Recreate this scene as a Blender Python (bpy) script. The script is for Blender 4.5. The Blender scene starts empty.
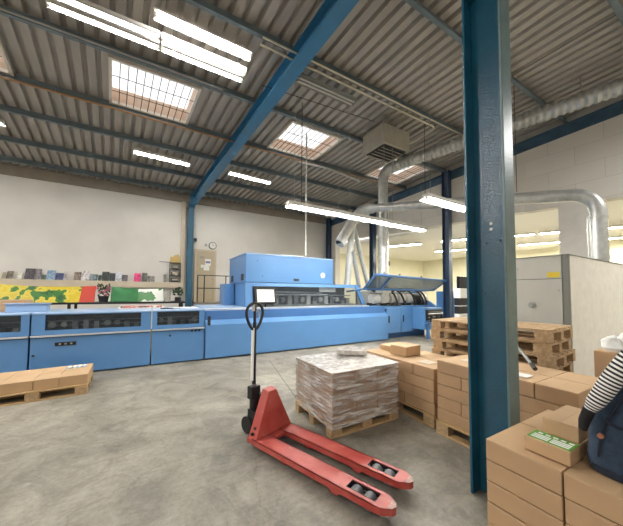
import bpy, math, random
from mathutils import Vector, Matrix
random.seed(7)
C = bpy.context.scene.collection
scene = bpy.context.scene
WLOC = {}          # object name -> world offset used when a part is modelled in world coordinates

# ------------------------------------------------------------------ materials
def lin(c):
    return tuple(((x/255)/12.92 if x/255 <= .04045 else ((x/255+.055)/1.055)**2.4) for x in c)

def nt(name):
    m = bpy.data.materials.new(name); m.use_nodes = True
    t = m.node_tree
    return m, t, t.nodes, t.links, t.nodes['Principled BSDF']

def mat(name, col, rough=.5, metal=0., noise=0., scale=6., bump=0., bscale=60., spec=.5, coat=0., stretch=None, col2=None, detail=4.):
    m, t, N, L, P = nt(name)
    c = lin(col)
    P.inputs['Roughness'].default_value = rough
    P.inputs['Metallic'].default_value = metal
    P.inputs['Specular IOR Level'].default_value = spec
    P.inputs['Coat Weight'].default_value = coat
    P.inputs['Base Color'].default_value = (*c, 1)
    tc = N.new('ShaderNodeTexCoord'); mp = N.new('ShaderNodeMapping')
    L.new(tc.outputs['Object'], mp.inputs[0])
    if stretch: mp.inputs['Scale'].default_value = stretch
    if noise or col2:
        n = N.new('ShaderNodeTexNoise'); n.inputs['Scale'].default_value = scale; n.inputs['Detail'].default_value = detail
        L.new(mp.outputs[0], n.inputs['Vector'])
        r = N.new('ShaderNodeValToRGB')
        r.color_ramp.elements[0].position = .3; r.color_ramp.elements[1].position = .7
        c2 = lin(col2) if col2 else tuple(min(1, x*(1+noise)) for x in c)
        c1 = c if col2 else tuple(x*(1-noise) for x in c)
        r.color_ramp.elements[0].color = (*c1, 1); r.color_ramp.elements[1].color = (*c2, 1)
        L.new(n.outputs[0], r.inputs[0]); L.new(r.outputs[0], P.inputs['Base Color'])
    if bump:
        b = N.new('ShaderNodeTexNoise'); b.inputs['Scale'].default_value = bscale; b.inputs['Detail'].default_value = 5
        L.new(mp.outputs[0], b.inputs['Vector'])
        bn = N.new('ShaderNodeBump'); bn.inputs['Strength'].default_value = bump; bn.inputs['Distance'].default_value = .01
        L.new(b.outputs[0], bn.inputs['Height']); L.new(bn.outputs[0], P.inputs['Normal'])
    return m

def emis(name, col, strength):
    m, t, N, L, P = nt(name)
    c = lin(col)
    P.inputs['Base Color'].default_value = (*c, 1)
    P.inputs['Emission Color'].default_value = (*c, 1)
    P.inputs['Emission Strength'].default_value = strength
    return m

def mat_floor():
    m, t, N, L, P = nt('worn concrete')
    tc = N.new('ShaderNodeTexCoord')
    def noise(s, d=6, rgh=.6, dist=0.):
        n = N.new('ShaderNodeTexNoise'); n.inputs['Scale'].default_value = s; n.inputs['Detail'].default_value = d
        n.inputs['Roughness'].default_value = rgh; n.inputs['Distortion'].default_value = dist
        L.new(tc.outputs['Object'], n.inputs['Vector']); return n
    def ramp(src, p0, p1, c0, c1):
        r = N.new('ShaderNodeValToRGB'); e = r.color_ramp.elements
        e[0].position = p0; e[1].position = p1; e[0].color = (*c0, 1); e[1].color = (*c1, 1)
        L.new(src, r.inputs[0]); return r.outputs[0]
    def mix(a, b, kind='MULTIPLY', f=1.):
        x = N.new('ShaderNodeMix'); x.data_type = 'RGBA'; x.blend_type = kind; x.inputs[0].default_value = f
        L.new(a, x.inputs[6]); L.new(b, x.inputs[7]); return x.outputs[2]
    base = ramp(noise(.7, 8, .65, .6).outputs[0], .35, .68, lin((122, 117, 106)), lin((172, 165, 151)))
    stains = ramp(noise(2.3, 9, .72, 1.2).outputs[0], .38, .56, (.55, .55, .56), (1, 1, 1))
    fine = ramp(noise(26, 6, .7).outputs[0], .32, .62, (.82, .82, .82), (1.06, 1.06, 1.06))
    scuff = ramp(noise(9, 10, .8, 2.5).outputs[0], .56, .72, (1, 1, 1), (1.32, 1.3, 1.24))
    col = mix(mix(mix(base, stains, f=.75), fine), scuff)
    vo = N.new('ShaderNodeTexVoronoi'); vo.feature = 'DISTANCE_TO_EDGE'; vo.inputs['Scale'].default_value = .2
    w = N.new('ShaderNodeVectorMath'); w.operation = 'ADD'
    wn = noise(1.6, 4); sc = N.new('ShaderNodeVectorMath'); sc.operation = 'SCALE'; sc.inputs['Scale'].default_value = .9
    L.new(wn.outputs['Color'], sc.inputs[0]); L.new(tc.outputs['Object'], w.inputs[0]); L.new(sc.outputs[0], w.inputs[1])
    L.new(w.outputs[0], vo.inputs['Vector'])
    crack = ramp(vo.outputs['Distance'], .0, .002, (.6, .6, .6), (1, 1, 1))
    col = mix(col, crack, f=.5)
    mp2 = N.new('ShaderNodeMapping'); mp2.inputs['Scale'].default_value = (1.2, 14, 1); mp2.inputs['Rotation'].default_value = (0, 0, .7); L.new(tc.outputs['Object'], mp2.inputs[0])
    sn = N.new('ShaderNodeTexNoise'); sn.inputs['Scale'].default_value = 2.6; sn.inputs['Detail'].default_value = 9; sn.inputs['Roughness'].default_value = .75; L.new(mp2.outputs[0], sn.inputs['Vector'])
    col = mix(col, ramp(sn.outputs[0], .35, .7, (.88, .88, .88), (1.1, 1.1, 1.08)))
    L.new(col, P.inputs['Base Color'])
    rr = N.new('ShaderNodeMapRange'); rr.inputs[3].default_value = .38; rr.inputs[4].default_value = .75
    L.new(noise(3, 6).outputs[0], rr.inputs[0]); L.new(rr.outputs[0], P.inputs['Roughness'])
    b = N.new('ShaderNodeBump'); b.inputs['Strength'].default_value = .25; b.inputs['Distance'].default_value = .004
    L.new(noise(40, 8).outputs[0], b.inputs['Height']); L.new(b.outputs[0], P.inputs['Normal'])
    return m

def mat_blocks():
    m, t, N, L, P = nt('painted blockwork')
    tc = N.new('ShaderNodeTexCoord'); mp = N.new('ShaderNodeMapping')
    mp.inputs['Rotation'].default_value = (math.radians(90), 0, math.radians(90))
    sep = N.new('ShaderNodeSeparateXYZ'); cb = N.new('ShaderNodeCombineXYZ')
    L.new(tc.outputs['Object'], sep.inputs[0]); L.new(sep.outputs[1], cb.inputs[0]); L.new(sep.outputs[2], cb.inputs[1])
    b = N.new('ShaderNodeTexBrick'); b.inputs['Scale'].default_value = 1
    b.inputs['Brick Width'].default_value = 1.1; b.inputs['Row Height'].default_value = .5
    b.inputs['Mortar Size'].default_value = .008; b.inputs['Mortar Smooth'].default_value = .6
    b.inputs['Color1'].default_value = (*lin((216, 211, 202)), 1); b.inputs['Color2'].default_value = (*lin((210, 205, 195)), 1)
    b.inputs['Mortar'].default_value = (*lin((192, 187, 177)), 1)
    L.new(cb.outputs[0], b.inputs['Vector'])
    L.new(b.outputs['Color'], P.inputs['Base Color'])
    n = N.new('ShaderNodeTexNoise'); n.inputs['Scale'].default_value = 7; n.inputs['Detail'].default_value = 8
    L.new(tc.outputs['Object'], n.inputs['Vector'])
    bn = N.new('ShaderNodeBump'); bn.inputs['Strength'].default_value = .35; bn.inputs['Distance'].default_value = .02
    L.new(n.outputs[0], bn.inputs['Height']); L.new(bn.outputs[0], P.inputs['Normal'])
    P.inputs['Roughness'].default_value = .75
    return m

def mat_glass(name, tint, mixf, rough=.08):
    m, t, N, L, P = nt(name)
    P.inputs['Base Color'].default_value = (*lin(tint), 1); P.inputs['Roughness'].default_value = rough
    tr = N.new('ShaderNodeBsdfTransparent'); tr.inputs[0].default_value = (.92, .94, .95, 1)
    mx = N.new('ShaderNodeMixShader'); mx.inputs[0].default_value = mixf
    L.new(tr.outputs[0], mx.inputs[1]); L.new(P.outputs[0], mx.inputs[2])
    L.new(mx.outputs[0], N['Material Output'].inputs[0])
    return m

def mat_film(name='stretch film', a=.16, c=.8, sc=(1.1, 1.1, 9)):
    m, t, N, L, P = nt(name)
    tc = N.new('ShaderNodeTexCoord'); mp = N.new('ShaderNodeMapping'); mp.inputs['Scale'].default_value = sc
    mp.inputs['Rotation'].default_value = (.12, -.1, 0)
    L.new(tc.outputs['Object'], mp.inputs[0])
    n = N.new('ShaderNodeTexNoise'); n.inputs['Scale'].default_value = 3.2; n.inputs['Detail'].default_value = 8; n.inputs['Distortion'].default_value = .7
    L.new(mp.outputs[0], n.inputs['Vector'])
    r = N.new('ShaderNodeValToRGB'); e = r.color_ramp.elements
    e[0].position = .40; e[0].color = (a, a, a, 1); e[1].position = .72; e[1].color = (c, c, c, 1)
    L.new(n.outputs[0], r.inputs[0])
    P.inputs['Base Color'].default_value = (*lin((238, 234, 228)), 1); P.inputs['Roughness'].default_value = .16
    b = N.new('ShaderNodeBump'); b.inputs['Strength'].default_value = .7; b.inputs['Distance'].default_value = .03
    L.new(n.outputs[0], b.inputs['Height']); L.new(b.outputs[0], P.inputs['Normal'])
    tr = N.new('ShaderNodeBsdfTransparent'); tr.inputs[0].default_value = (.95, .93, .92, 1)
    mx = N.new('ShaderNodeMixShader'); L.new(r.outputs[0], mx.inputs[0])
    L.new(tr.outputs[0], mx.inputs[1]); L.new(P.outputs[0], mx.inputs[2]); L.new(mx.outputs[0], N['Material Output'].inputs[0])
    return m

def mat_stripes(name, c0, c1, freq, axis=2):
    m, t, N, L, P = nt(name)
    tc = N.new('ShaderNodeTexCoord'); sep = N.new('ShaderNodeSeparateXYZ'); L.new(tc.outputs['UV'], sep.inputs[0])
    mu = N.new('ShaderNodeMath'); mu.operation = 'MULTIPLY'; mu.inputs[1].default_value = freq
    L.new(sep.outputs[axis], mu.inputs[0])
    fr = N.new('ShaderNodeMath'); fr.operation = 'FRACT'; L.new(mu.outputs[0], fr.inputs[0])
    r = N.new('ShaderNodeValToRGB'); r.color_ramp.interpolation = 'CONSTANT'
    r.color_ramp.elements[0].color = (*lin(c0), 1); r.color_ramp.elements[1].position = .5; r.color_ramp.elements[1].color = (*lin(c1), 1)
    L.new(fr.outputs[0], r.inputs[0]); L.new(r.outputs[0], P.inputs['Base Color'])
    P.inputs['Roughness'].default_value = .9
    return m

def mat_print(name, cols, scale, seed=0, rough=.5):
    """a printed surface of irregular colour patches"""
    m, t, N, L, P = nt(name)
    tc = N.new('ShaderNodeTexCoord'); mp = N.new('ShaderNodeMapping'); mp.inputs['Location'].default_value = (seed*3.1, seed*1.7, seed*.9)
    L.new(tc.outputs['Object'], mp.inputs[0])
    n = N.new('ShaderNodeTexNoise'); n.inputs['Scale'].default_value = scale; n.inputs['Detail'].default_value = 2
    L.new(mp.outputs[0], n.inputs['Vector'])
    r = N.new('ShaderNodeValToRGB'); r.color_ramp.interpolation = 'CONSTANT'
    el = r.color_ramp.elements
    while len(el) < len(cols): el.new(.5)
    for i, c in enumerate(cols):
        el[i].position = 0 if i == 0 else .34+.36*(i-1)/max(1, len(cols)-1); el[i].color = (*lin(c), 1)
    L.new(n.outputs[0], r.inputs[0]); L.new(r.outputs[0], P.inputs['Base Color']); P.inputs['Roughness'].default_value = rough
    return m

M = {}
M['floor'] = mat_floor()
M['plaster'] = mat('white plaster', (222, 218, 211), .85, noise=.05, scale=1.2, bump=.15, bscale=25)
M['plaster2'] = mat('cream plaster', (234, 230, 206), .85, noise=.04, scale=1.5)
M['ringbeam'] = mat('beige concrete beam', (150, 141, 128), .85, noise=.1, scale=3, bump=.15)
M['ledge'] = mat('beige ledge', (205, 192, 172), .8, noise=.05, scale=3)
M['ceil2'] = mat('white ceiling board', (238, 236, 228), .85)
M['block'] = mat_blocks()
M['pillar'] = mat('painted pillar', (214, 210, 202), .75, noise=.04, bump=.2, bscale=12)
M['sheet'] = mat('fibre cement sheet', (170, 164, 156), .65, noise=.1, scale=2.2, stretch=(3, .6, 1), bump=.1, bscale=30)
M['purlin'] = mat('grey blue purlin paint', (104, 118, 124), .42, noise=.15, scale=5)
M['rafter'] = mat('rafter blue paint', (52, 112, 150), .36, noise=.1, scale=4)
M['column'] = mat('glossy teal paint', (26, 84, 108), .15, noise=.12, scale=5, bump=.34, bscale=75, spec=.6)
M['columnedge'] = mat('teal paint lightened as sheen', (90, 112, 114), .34, noise=.15, scale=9, bump=.15, bscale=60)  # column paint made paler: glossy reflection on the near flange put into the colour
M['navy'] = mat('navy column paint', (48, 68, 94), .35, noise=.12, scale=4)
M['navybeam'] = mat('navy beam paint', (70, 98, 120), .45, noise=.15, scale=4)
M['galv'] = mat('galvanised steel', (190, 191, 188), .38, metal=.55, noise=.15, scale=8)
M['galvl'] = mat('pale galvanised steel', (198, 200, 196), .42, metal=.45, noise=.08, scale=8)
M['whitem'] = mat('white enamel', (222, 220, 214), .4)
M['greym'] = mat('grey enamel', (150, 152, 148), .45, noise=.06)
M['hvac'] = mat('heater beige enamel', (170, 164, 150), .5, noise=.08)
M['dark'] = mat('dark interior', (32, 33, 35), .5)
M['recess'] = mat('grey interior panel', (92, 92, 90), .4, noise=.2, scale=5)
M['black'] = mat('black rubber', (20, 20, 22), .5)
M['blackg'] = mat('black gloss', (14, 14, 16), .15)
M['tube'] = emis('lit tube', (255, 252, 246), 70.)
M['tube2'] = emis('lit tube in the next room', (255, 250, 236), 140.)
M['tubeoff'] = mat('unlit tube', (205, 203, 196), .3)
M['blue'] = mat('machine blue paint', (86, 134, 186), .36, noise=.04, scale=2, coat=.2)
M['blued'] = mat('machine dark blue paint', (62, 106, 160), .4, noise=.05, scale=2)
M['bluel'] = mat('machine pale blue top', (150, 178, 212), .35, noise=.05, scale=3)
M['alu'] = mat('brushed aluminium', (214, 216, 220), .3, metal=.5, noise=.04, scale=20)
M['steel'] = mat('machined steel', (150, 150, 150), .3, metal=.8, noise=.2, scale=12)
M['glass'] = mat_glass('machine window', (80, 88, 96), .2, .05)
M['lid'] = mat_glass('tinted lid', (92, 112, 130), .55, .1)
M['pane'] = mat_glass('skylight dome', (240, 240, 240), .35, .3)
M['kerb'] = mat('skylight kerb', (214, 186, 164), .7, noise=.05)
M['kerbw'] = mat('white kerb trim', (226, 218, 206), .6)
M['wire'] = mat('grille wire', (70, 62, 58), .6, metal=.2)
M['copper'] = mat('ochre pipe', (172, 128, 86), .45, noise=.1)
M['cream'] = mat('cream conduit', (206, 198, 176), .5)
M['card'] = mat('brown cardboard', (184, 150, 114), .75, noise=.05, scale=5, bump=.06, bscale=90)
M['card2'] = mat('tan cardboard', (190, 156, 118), .75, noise=.05, scale=4, bump=.06, bscale=90)
M['cardflap'] = mat('cardboard flap', (194, 162, 124), .75, noise=.04, scale=6)
M['cardg'] = mat('greyish cardboard', (164, 138, 114), .75, noise=.1, scale=6)
M['wood'] = mat('pallet wood', (186, 156, 112), .75, noise=.18, scale=4, stretch=(1, 9, 9), bump=.15, bscale=20)
M['woodd'] = mat('weathered pallet wood', (178, 150, 114), .8, noise=.22, scale=4, stretch=(9, 1, 9), bump=.2, bscale=20)
M['red'] = mat('worn red paint', (170, 62, 55), .42, noise=.12, scale=5, bump=.1, bscale=30, col2=(194, 92, 82))
def wear(m, col, lo, hi, sc):
    t = m.node_tree; N, L = t.nodes, t.links; P = N['Principled BSDF']
    src = P.inputs['Base Color'].links[0].from_socket
    tc = N.new('ShaderNodeTexCoord'); mp = N.new('ShaderNodeMapping'); mp.inputs['Scale'].default_value = (1, 2.5, 2.5); L.new(tc.outputs['Object'], mp.inputs[0])
    n = N.new('ShaderNodeTexNoise'); n.inputs['Scale'].default_value = sc; n.inputs['Detail'].default_value = 9; n.inputs['Roughness'].default_value = .7; L.new(mp.outputs[0], n.inputs['Vector'])
    r = N.new('ShaderNodeValToRGB'); r.color_ramp.elements[0].position = lo; r.color_ramp.elements[1].position = hi; L.new(n.outputs[0], r.inputs[0])
    x = N.new('ShaderNodeMix'); x.data_type = 'RGBA'; x.inputs[7].default_value = (*lin(col), 1)
    L.new(r.outputs[0], x.inputs[0]); L.new(src, x.inputs[6]); L.new(x.outputs[2], P.inputs['Base Color'])
wear(M['red'], (186, 150, 140), .58, .74, 5)
M['redd'] = mat('dark red paint', (150, 44, 40), .45, noise=.12, scale=5)
M['wheel'] = mat('grey nylon roller', (98, 100, 102), .45)
M['tan'] = mat('beige cabinet enamel', (196, 192, 180), .5, noise=.03)
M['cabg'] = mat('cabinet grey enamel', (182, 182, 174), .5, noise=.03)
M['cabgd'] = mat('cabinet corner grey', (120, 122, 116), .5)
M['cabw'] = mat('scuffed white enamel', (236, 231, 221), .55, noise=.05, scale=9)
M['yellow'] = mat('yellow sticker', (216, 190, 40), .5)
M['door'] = mat('beige door', (186, 172, 146), .6, noise=.04)
M['paper'] = mat('white paper', (236, 236, 232), .7)
M['film'] = mat_film('stretch film', .05, .72)
M['filmtop'] = mat_film('gathered film', .55, 1., (4, 4, 4))
M['denim'] = mat('navy denim', (44, 60, 80), .9, noise=.4, scale=9, bump=.6, bscale=60)
M['denimd'] = mat('denim seam', (24, 32, 46), .9, noise=.2, scale=30)
M['stripe'] = mat_stripes('striped knit', (232, 230, 226), (22, 22, 28), 27, 0)
M['bluegrey'] = mat('slate tape', (60, 70, 80), .6)
M['green'] = mat('green print', (92, 160, 60), .6)
M['brass'] = mat('copper stud', (186, 128, 100), .35, metal=.8)
M['drum'] = mat('pale grey clamp', (206, 204, 198), .4, noise=.06)
M['clockface'] = mat('clock face', (228, 226, 218), .5)

# ------------------------------------------------------------------ mesh builder
class MB:
    def __init__(s): s.v = []; s.f = []; s.m = []; s.uv = {}
    def add(s, vs, fs, m=0):
        o = len(s.v); s.v += [tuple(v) for v in vs]
        for f in fs: s.f.append([i+o for i in f]); s.m.append(m)
    def box(s, x0, x1, y0, y1, z0, z1, m=0):
        x0, x1 = min(x0, x1), max(x0, x1); y0, y1 = min(y0, y1), max(y0, y1); z0, z1 = min(z0, z1), max(z0, z1)
        s.add([(x0, y0, z0), (x1, y0, z0), (x1, y1, z0), (x0, y1, z0), (x0, y0, z1), (x1, y0, z1), (x1, y1, z1), (x0, y1, z1)],
              [(3, 2, 1, 0), (4, 5, 6, 7), (0, 1, 5, 4), (1, 2, 6, 5), (2, 3, 7, 6), (3, 0, 4, 7)], m)
    def hexa(s, b, t, m=0):
        s.add(list(b)+list(t), [(3, 2, 1, 0), (4, 5, 6, 7), (0, 1, 5, 4), (1, 2, 6, 5), (2, 3, 7, 6), (3, 0, 4, 7)], m)
    def extrude(s, poly, vec, m=0):
        n = len(poly); vec = Vector(vec)
        a = [Vector(p) for p in poly]; b = [p+vec for p in a]
        nrm = Vector((0, 0, 0))
        for i in range(n): nrm += a[i].cross(a[(i+1) % n])
        if nrm.dot(vec) > 0: a.reverse(); b.reverse()
        s.add(a+b, [tuple(range(n)), tuple(range(2*n-1, n-1, -1))]+[(i, i+n, (i+1) % n+n, (i+1) % n) for i in range(n)], m)
    def tube(s, pts, r, n=12, m=0, cap=True):
        pts = [Vector(p) for p in pts]; rs = r if isinstance(r, (list, tuple)) else [r]*len(pts)
        rings = []; up = None
        for i, p in enumerate(pts):
            d = (pts[min(i+1, len(pts)-1)]-pts[max(i-1, 0)]).normalized()
            if up is None:
                up = Vector((0, 0, 1)) if abs(d.z) < .9 else Vector((1, 0, 0))
            a = d.cross(up).normalized(); up = a.cross(d).normalized()
            rings.append([p+(a*math.cos(2*math.pi*k/n)+up*math.sin(2*math.pi*k/n))*rs[i] for k in range(n)])
        vs = [v for g in rings for v in g]; fs = []
        for i in range(len(pts)-1):
            for k in range(n):
                k2 = (k+1) % n
                fs.append((i*n+k, i*n+k2, (i+1)*n+k2, (i+1)*n+k))
        if cap:
            fs.append(tuple(range(n-1, -1, -1))); fs.append(tuple((len(pts)-1)*n+k for k in range(n)))
        s.add(vs, fs, m)
    def cyl(s, p0, p1, r, n=16, m=0, r1=None): s.tube([p0, p1], [r, r if r1 is None else r1], n, m)
    def sheet(s, grid, th, m=0):
        """thick sheet from a grid of points (rows of equal length); th is a vector"""
        R, K = len(grid), len(grid[0]); th = Vector(th)
        top = [Vector(p) for r in grid for p in r]; bot = [p+th for p in top]
        ix = lambda i, j: i*K+j; n = R*K; fs = []
        for i in range(R-1):
            for j in range(K-1):
                fs.append((ix(i, j), ix(i, j+1), ix(i+1, j+1), ix(i+1, j)))
                fs.append((n+ix(i, j), n+ix(i+1, j), n+ix(i+1, j+1), n+ix(i, j+1)))
        for j in range(K-1):
            fs.append((ix(0, j), n+ix(0, j), n+ix(0, j+1), ix(0, j+1)))
            fs.append((ix(R-1, j), ix(R-1, j+1), n+ix(R-1, j+1), n+ix(R-1, j)))
        for i in range(R-1):
            fs.append((ix(i, 0), ix(i+1, 0), n+ix(i+1, 0), n+ix(i, 0)))
            fs.append((ix(i, K-1), n+ix(i, K-1), n+ix(i+1, K-1), ix(i+1, K-1)))
        s.add(top+bot, fs, m)
    def build(s, name, mats, parent=None, bevel=0., smooth=False, world=True, seg=2):
        if not isinstance(mats, (list, tuple)): mats = [mats]
        me = bpy.data.meshes.new(name); off = Vector((0, 0, 0))
        if parent is not None and world: off = WLOC.get(parent.name, off)
        me.from_pydata([tuple(Vector(v)-off) for v in s.v], [], s.f)
        for m in mats: me.materials.append(M[m] if isinstance(m, str) else m)
        me.polygons.foreach_set('material_index', s.m)
        if smooth: me.polygons.foreach_set('use_smooth', [True]*len(s.f))
        me.update(); me.validate()
        import bmesh
        bm = bmesh.new(); bm.from_mesh(me); bmesh.ops.recalc_face_normals(bm, faces=bm.faces); bm.to_mesh(me); bm.free()
        o = bpy.data.objects.new(name, me); C.objects.link(o)
        if parent is not None: o.parent = parent; WLOC[o.name] = off
        else: WLOC[o.name] = off
        if bevel:
            b = o.modifiers.new('bevel', 'BEVEL'); b.width = bevel; b.segments = seg; b.limit_method = 'ANGLE'
        if smooth:
            try: me.set_sharp_from_angle(angle=math.radians(40))
            except Exception: pass
        return o

def tag(o, label, cat, group=None, kind=None):
    o['label'] = label; o['category'] = cat
    if group: o['group'] = group
    if kind: o['kind'] = kind
    return o
def thing(name, label, cat, loc=(0, 0, 0), rz=0., group=None, kind=None):
    o = bpy.data.objects.new(name, None); C.objects.link(o); o.location = loc; o.rotation_euler = (0, 0, rz); o.empty_display_size = .1
    WLOC[o.name] = Vector(loc); return tag(o, label, cat, group, kind)
def struct(mb, name, mats, label=None, cat=None, **k):
    o = mb.build(name, mats, **k); o['kind'] = 'structure'
    if label: o['label'] = label; o['category'] = cat
    return o
def copy_tree(o, parent=None):
    c = o.copy(); C.objects.link(c)
    if parent is not None: c.parent = parent
    for ch in list(o.children): copy_tree(ch, c)
    return c
def arc(p, c0, c1, n=8):
    """quadratic bend p -> corner c0 -> c1"""
    p, c0, c1 = Vector(p), Vector(c0), Vector(c1)
    return [(p*(1-t)**2+c0*2*t*(1-t)+c1*t*t) for t in [i/n for i in range(n+1)]]
def bend_path(pts, r, n=8):
    """polyline with every inner corner rounded over distance r"""
    P = [Vector(p) for p in pts]; out = [P[0]]
    for i in range(1, len(P)-1):
        a = P[i]+(P[i-1]-P[i]).normalized()*r; b = P[i]+(P[i+1]-P[i]).normalized()*r
        out += arc(a, P[i], b, n)
    return out+[P[-1]]

# ------------------------------------------------------------------ geometry of the hall
YW = 13.2                                   # inner face of the back wall
SK = .1027                                  # the frames run slightly askew to the purlins
def zr(y): return 5.642+.0594*(14-y)         # underside of the purlins
def sx(s, y): return s+SK*(14-y)
def rwx(y): return 10.02-SK*y                # face of the right-hand wall

# floor
b = MB(); b.box(-12, 22, -5, 15.5, -.15, 0); struct(b, 'floor', 'floor')
b = MB()
p0 = Vector((2.35, 6.0, 0)); p1 = Vector((1.75, 3.1, 0)); d = (p1-p0).normalized(); s_ = Vector((d.y, -d.x, 0))*.005
b.extrude([p0-s_, p0+s_, p1+s_, p1-s_], (0, 0, .0012)); struct(b, 'trim_3', 'dark')

# back wall, ring beam, ledge
b = MB(); b.box(-12, 8.72, YW, YW+.25, 0, 5.95); struct(b, 'wall_back', 'plaster')
b = MB(); b.box(-12, 8.7, YW-.08, YW-.001, 5.47, 5.83); struct(b, 'trim_1', 'ringbeam')
b = MB(); b.box(-12, 1.1, YW-.2, YW-.001, 1.685, 1.925); struct(b, 'trim_2', 'ledge', bevel=.01)

# right-hand wall: block lintel over the wide opening, closed stretch at the far end
def zl(y): return 3.9+.047*max(0, y-1.5)
b = MB()
ys = [-3, 12.0]
def rq(y, x=0., z=0.): return (rwx(y)+x, y, z)
def wt(y): return zr(y)-.4
b.hexa([rq(-5.2, 0, zl(1.5)), rq(-5.2, .3, zl(1.5)), rq(1.5, .3, zl(1.5)), rq(1.5, 0, zl(1.5))], [rq(-5.2, 0, wt(-5.2)), rq(-5.2, .3, wt(-5.2)), rq(1.5, .3, wt(1.5)), rq(1.5, 0, wt(1.5))])
b.hexa([rq(1.5, 0, zl(1.5)), rq(1.5, .3, zl(1.5)), rq(12.5, .3, zl(12)), rq(12.5, 0, zl(12))], [rq(1.5, 0, wt(1.5)), rq(1.5, .3, wt(1.5)), rq(12.5, .3, wt(12.5)), rq(12.5, 0, wt(12.5))])
b.hexa([rq(12.5, 0, 0), rq(12.5, .3, 0), rq(13.35, .3, 0), rq(13.35, 0, 0)], [rq(12.5, 0, wt(12.5)), rq(12.5, .3, wt(12.5)), rq(13.35, .3, wt(13.35)), rq(13.35, 0, wt(13.35))])
struct(b, 'wall_right', 'block')
b = MB()
b2 = MB(); b2.hexa([rq(-5.2, .2, wt(-5.2)), rq(-5.2, .3, wt(-5.2)), rq(13.35, .3, wt(13.35)), rq(13.35, .2, wt(13.35))], [rq(-5.2, .2, zr(-5.2)+.24), rq(-5.2, .3, zr(-5.2)+.24), rq(13.35, .3, zr(13.35)+.24), rq(13.35, .2, zr(13.35)+.24)])
struct(b2, 'wall_right_upper', 'block')
for z0, z1, w in ((-.4, -.375, .0), (-.085, -.06, .0), (-.375, -.085, .08)):
    b.hexa([rq(-5, w-.02, zr(-5)+z0), rq(-5, .19-w, zr(-5)+z0), rq(13.1, .19-w, zr(13.1)+z0), rq(13.1, w-.02, zr(13.1)+z0)],
           [rq(-5, w-.02, zr(-5)+z1), rq(-5, .19-w, zr(-5)+z1), rq(13.1, .19-w, zr(13.1)+z1), rq(13.1, w-.02, zr(13.1)+z1)])
for y in (1.9, 2.4, 2.9, 3.4, 3.9, 4.4, 4.9):
    b.box(rwx(y)-.03, rwx(y)+.02, y-.03, y+.03, zr(y)-.375, zr(y)-.33)
struct(b, 'gable_beam', 'navybeam', 'long dark blue steel beam lying along the top of the white block wall', 'beam')
# white pillar in the opening
b = MB(); x = rwx(2.8); b.hexa([(x, 2.49, 0), (x+.45, 2.49, 0), (x+.42, 3.12, 0), (x-.03, 3.12, 0)], [(x, 2.49, 4.2), (x+.45, 2.49, 4.2), (x+.42, 3.12, 4.2), (x-.03, 3.12, 4.2)])
struct(b, 'pillar', 'pillar', 'white painted square pillar behind the beige metal cabinet', 'pillar')

# next room seen through the opening
b = MB(); b.box(8.3, 19.2, 14.8, 15, 0, 4.4); struct(b, 'wall_next_room_end', 'plaster2')
b = MB(); b.box(19, 19.2, -4, 14.8, 0, 4.4); struct(b, 'wall_next_room_far', 'plaster2')
b = MB(); b.hexa([(10.6, -4, 4.12), (19.2, -4, 4.12), (19.2, 15, 4.12), (8.95, 15, 4.12)], [(10.6, -4, 4.3), (19.2, -4, 4.3), (19.2, 15, 4.3), (8.95, 15, 4.3)])
struct(b, 'ceiling_next_room', 'ceil2')

b = MB(); b.box(-12, 10.6, -5.2, -5, 0, 6.95); struct(b, 'wall_front', 'plaster')
b = MB(); b.box(-12.2, -12, -5.2, YW+.25, 0, 6.95); struct(b, 'wall_left', 'plaster')
b = MB(); b.box(10.6, 19.2, -5.2, -4.0, 0, 4.4); struct(b, 'wall_next_room_front', 'plaster2')
# roof sheeting with skylight openings
HOLES = [(-5.0, -3.35), (-1.61, .03), (2.43, 4.05), (6.45, 8.07)]
HY0, HY1 = 6.62, 8.03
def profile(s0, s1, pitch=.235):
    out = []; k = math.floor(s0/pitch)
    pts = []
    while k*pitch < s1+pitch:
        x = k*pitch
        pts += [(x, 0), (x+.02, .085), (x+.08, .085), (x+.10, 0)]; k += 1
    def h(x):
        for (xa, za), (xb, zb) in zip(pts, pts[1:]):
            if xa <= x <= xb: return za+(zb-za)*(x-xa)/(xb-xa)
        return 0
    out = [(s0, h(s0))]+[p for p in pts if s0 < p[0] < s1]+[(s1, h(s1))]
    return out
b = MB()
def strip(s0, s1, y0, y1):
    pr = profile(s0, s1)
    g = [[(sx(s, y), y, zr(y)+.17+h) for s, h in pr] for y in (y0, y1)]
    b.sheet(g, (0, 0, .015))
strip(-14.2, 9.0, -5.2, HY0); strip(-14.2, 9.0, HY1, YW+.3)
e = [-14.2]+[v for h in HOLES for v in h]+[9.0]
for i in range(0, len(e), 2): strip(e[i], e[i+1], HY0, HY1)
struct(b, 'ceiling', 'sheet')
# lap joint lines of the sheets
b = MB()
for s in (5.75,):
    g = [(sx(s, y), y, zr(y)+.163) for y in (-1, 6.3)]
    b.extrude([g[0], (g[0][0]+.02, g[0][1], g[0][2]), (g[1][0]+.02, g[1][1], g[1][2]), g[1]], (0, 0, .006))
struct(b, 'trim_4', 'dark')

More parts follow.
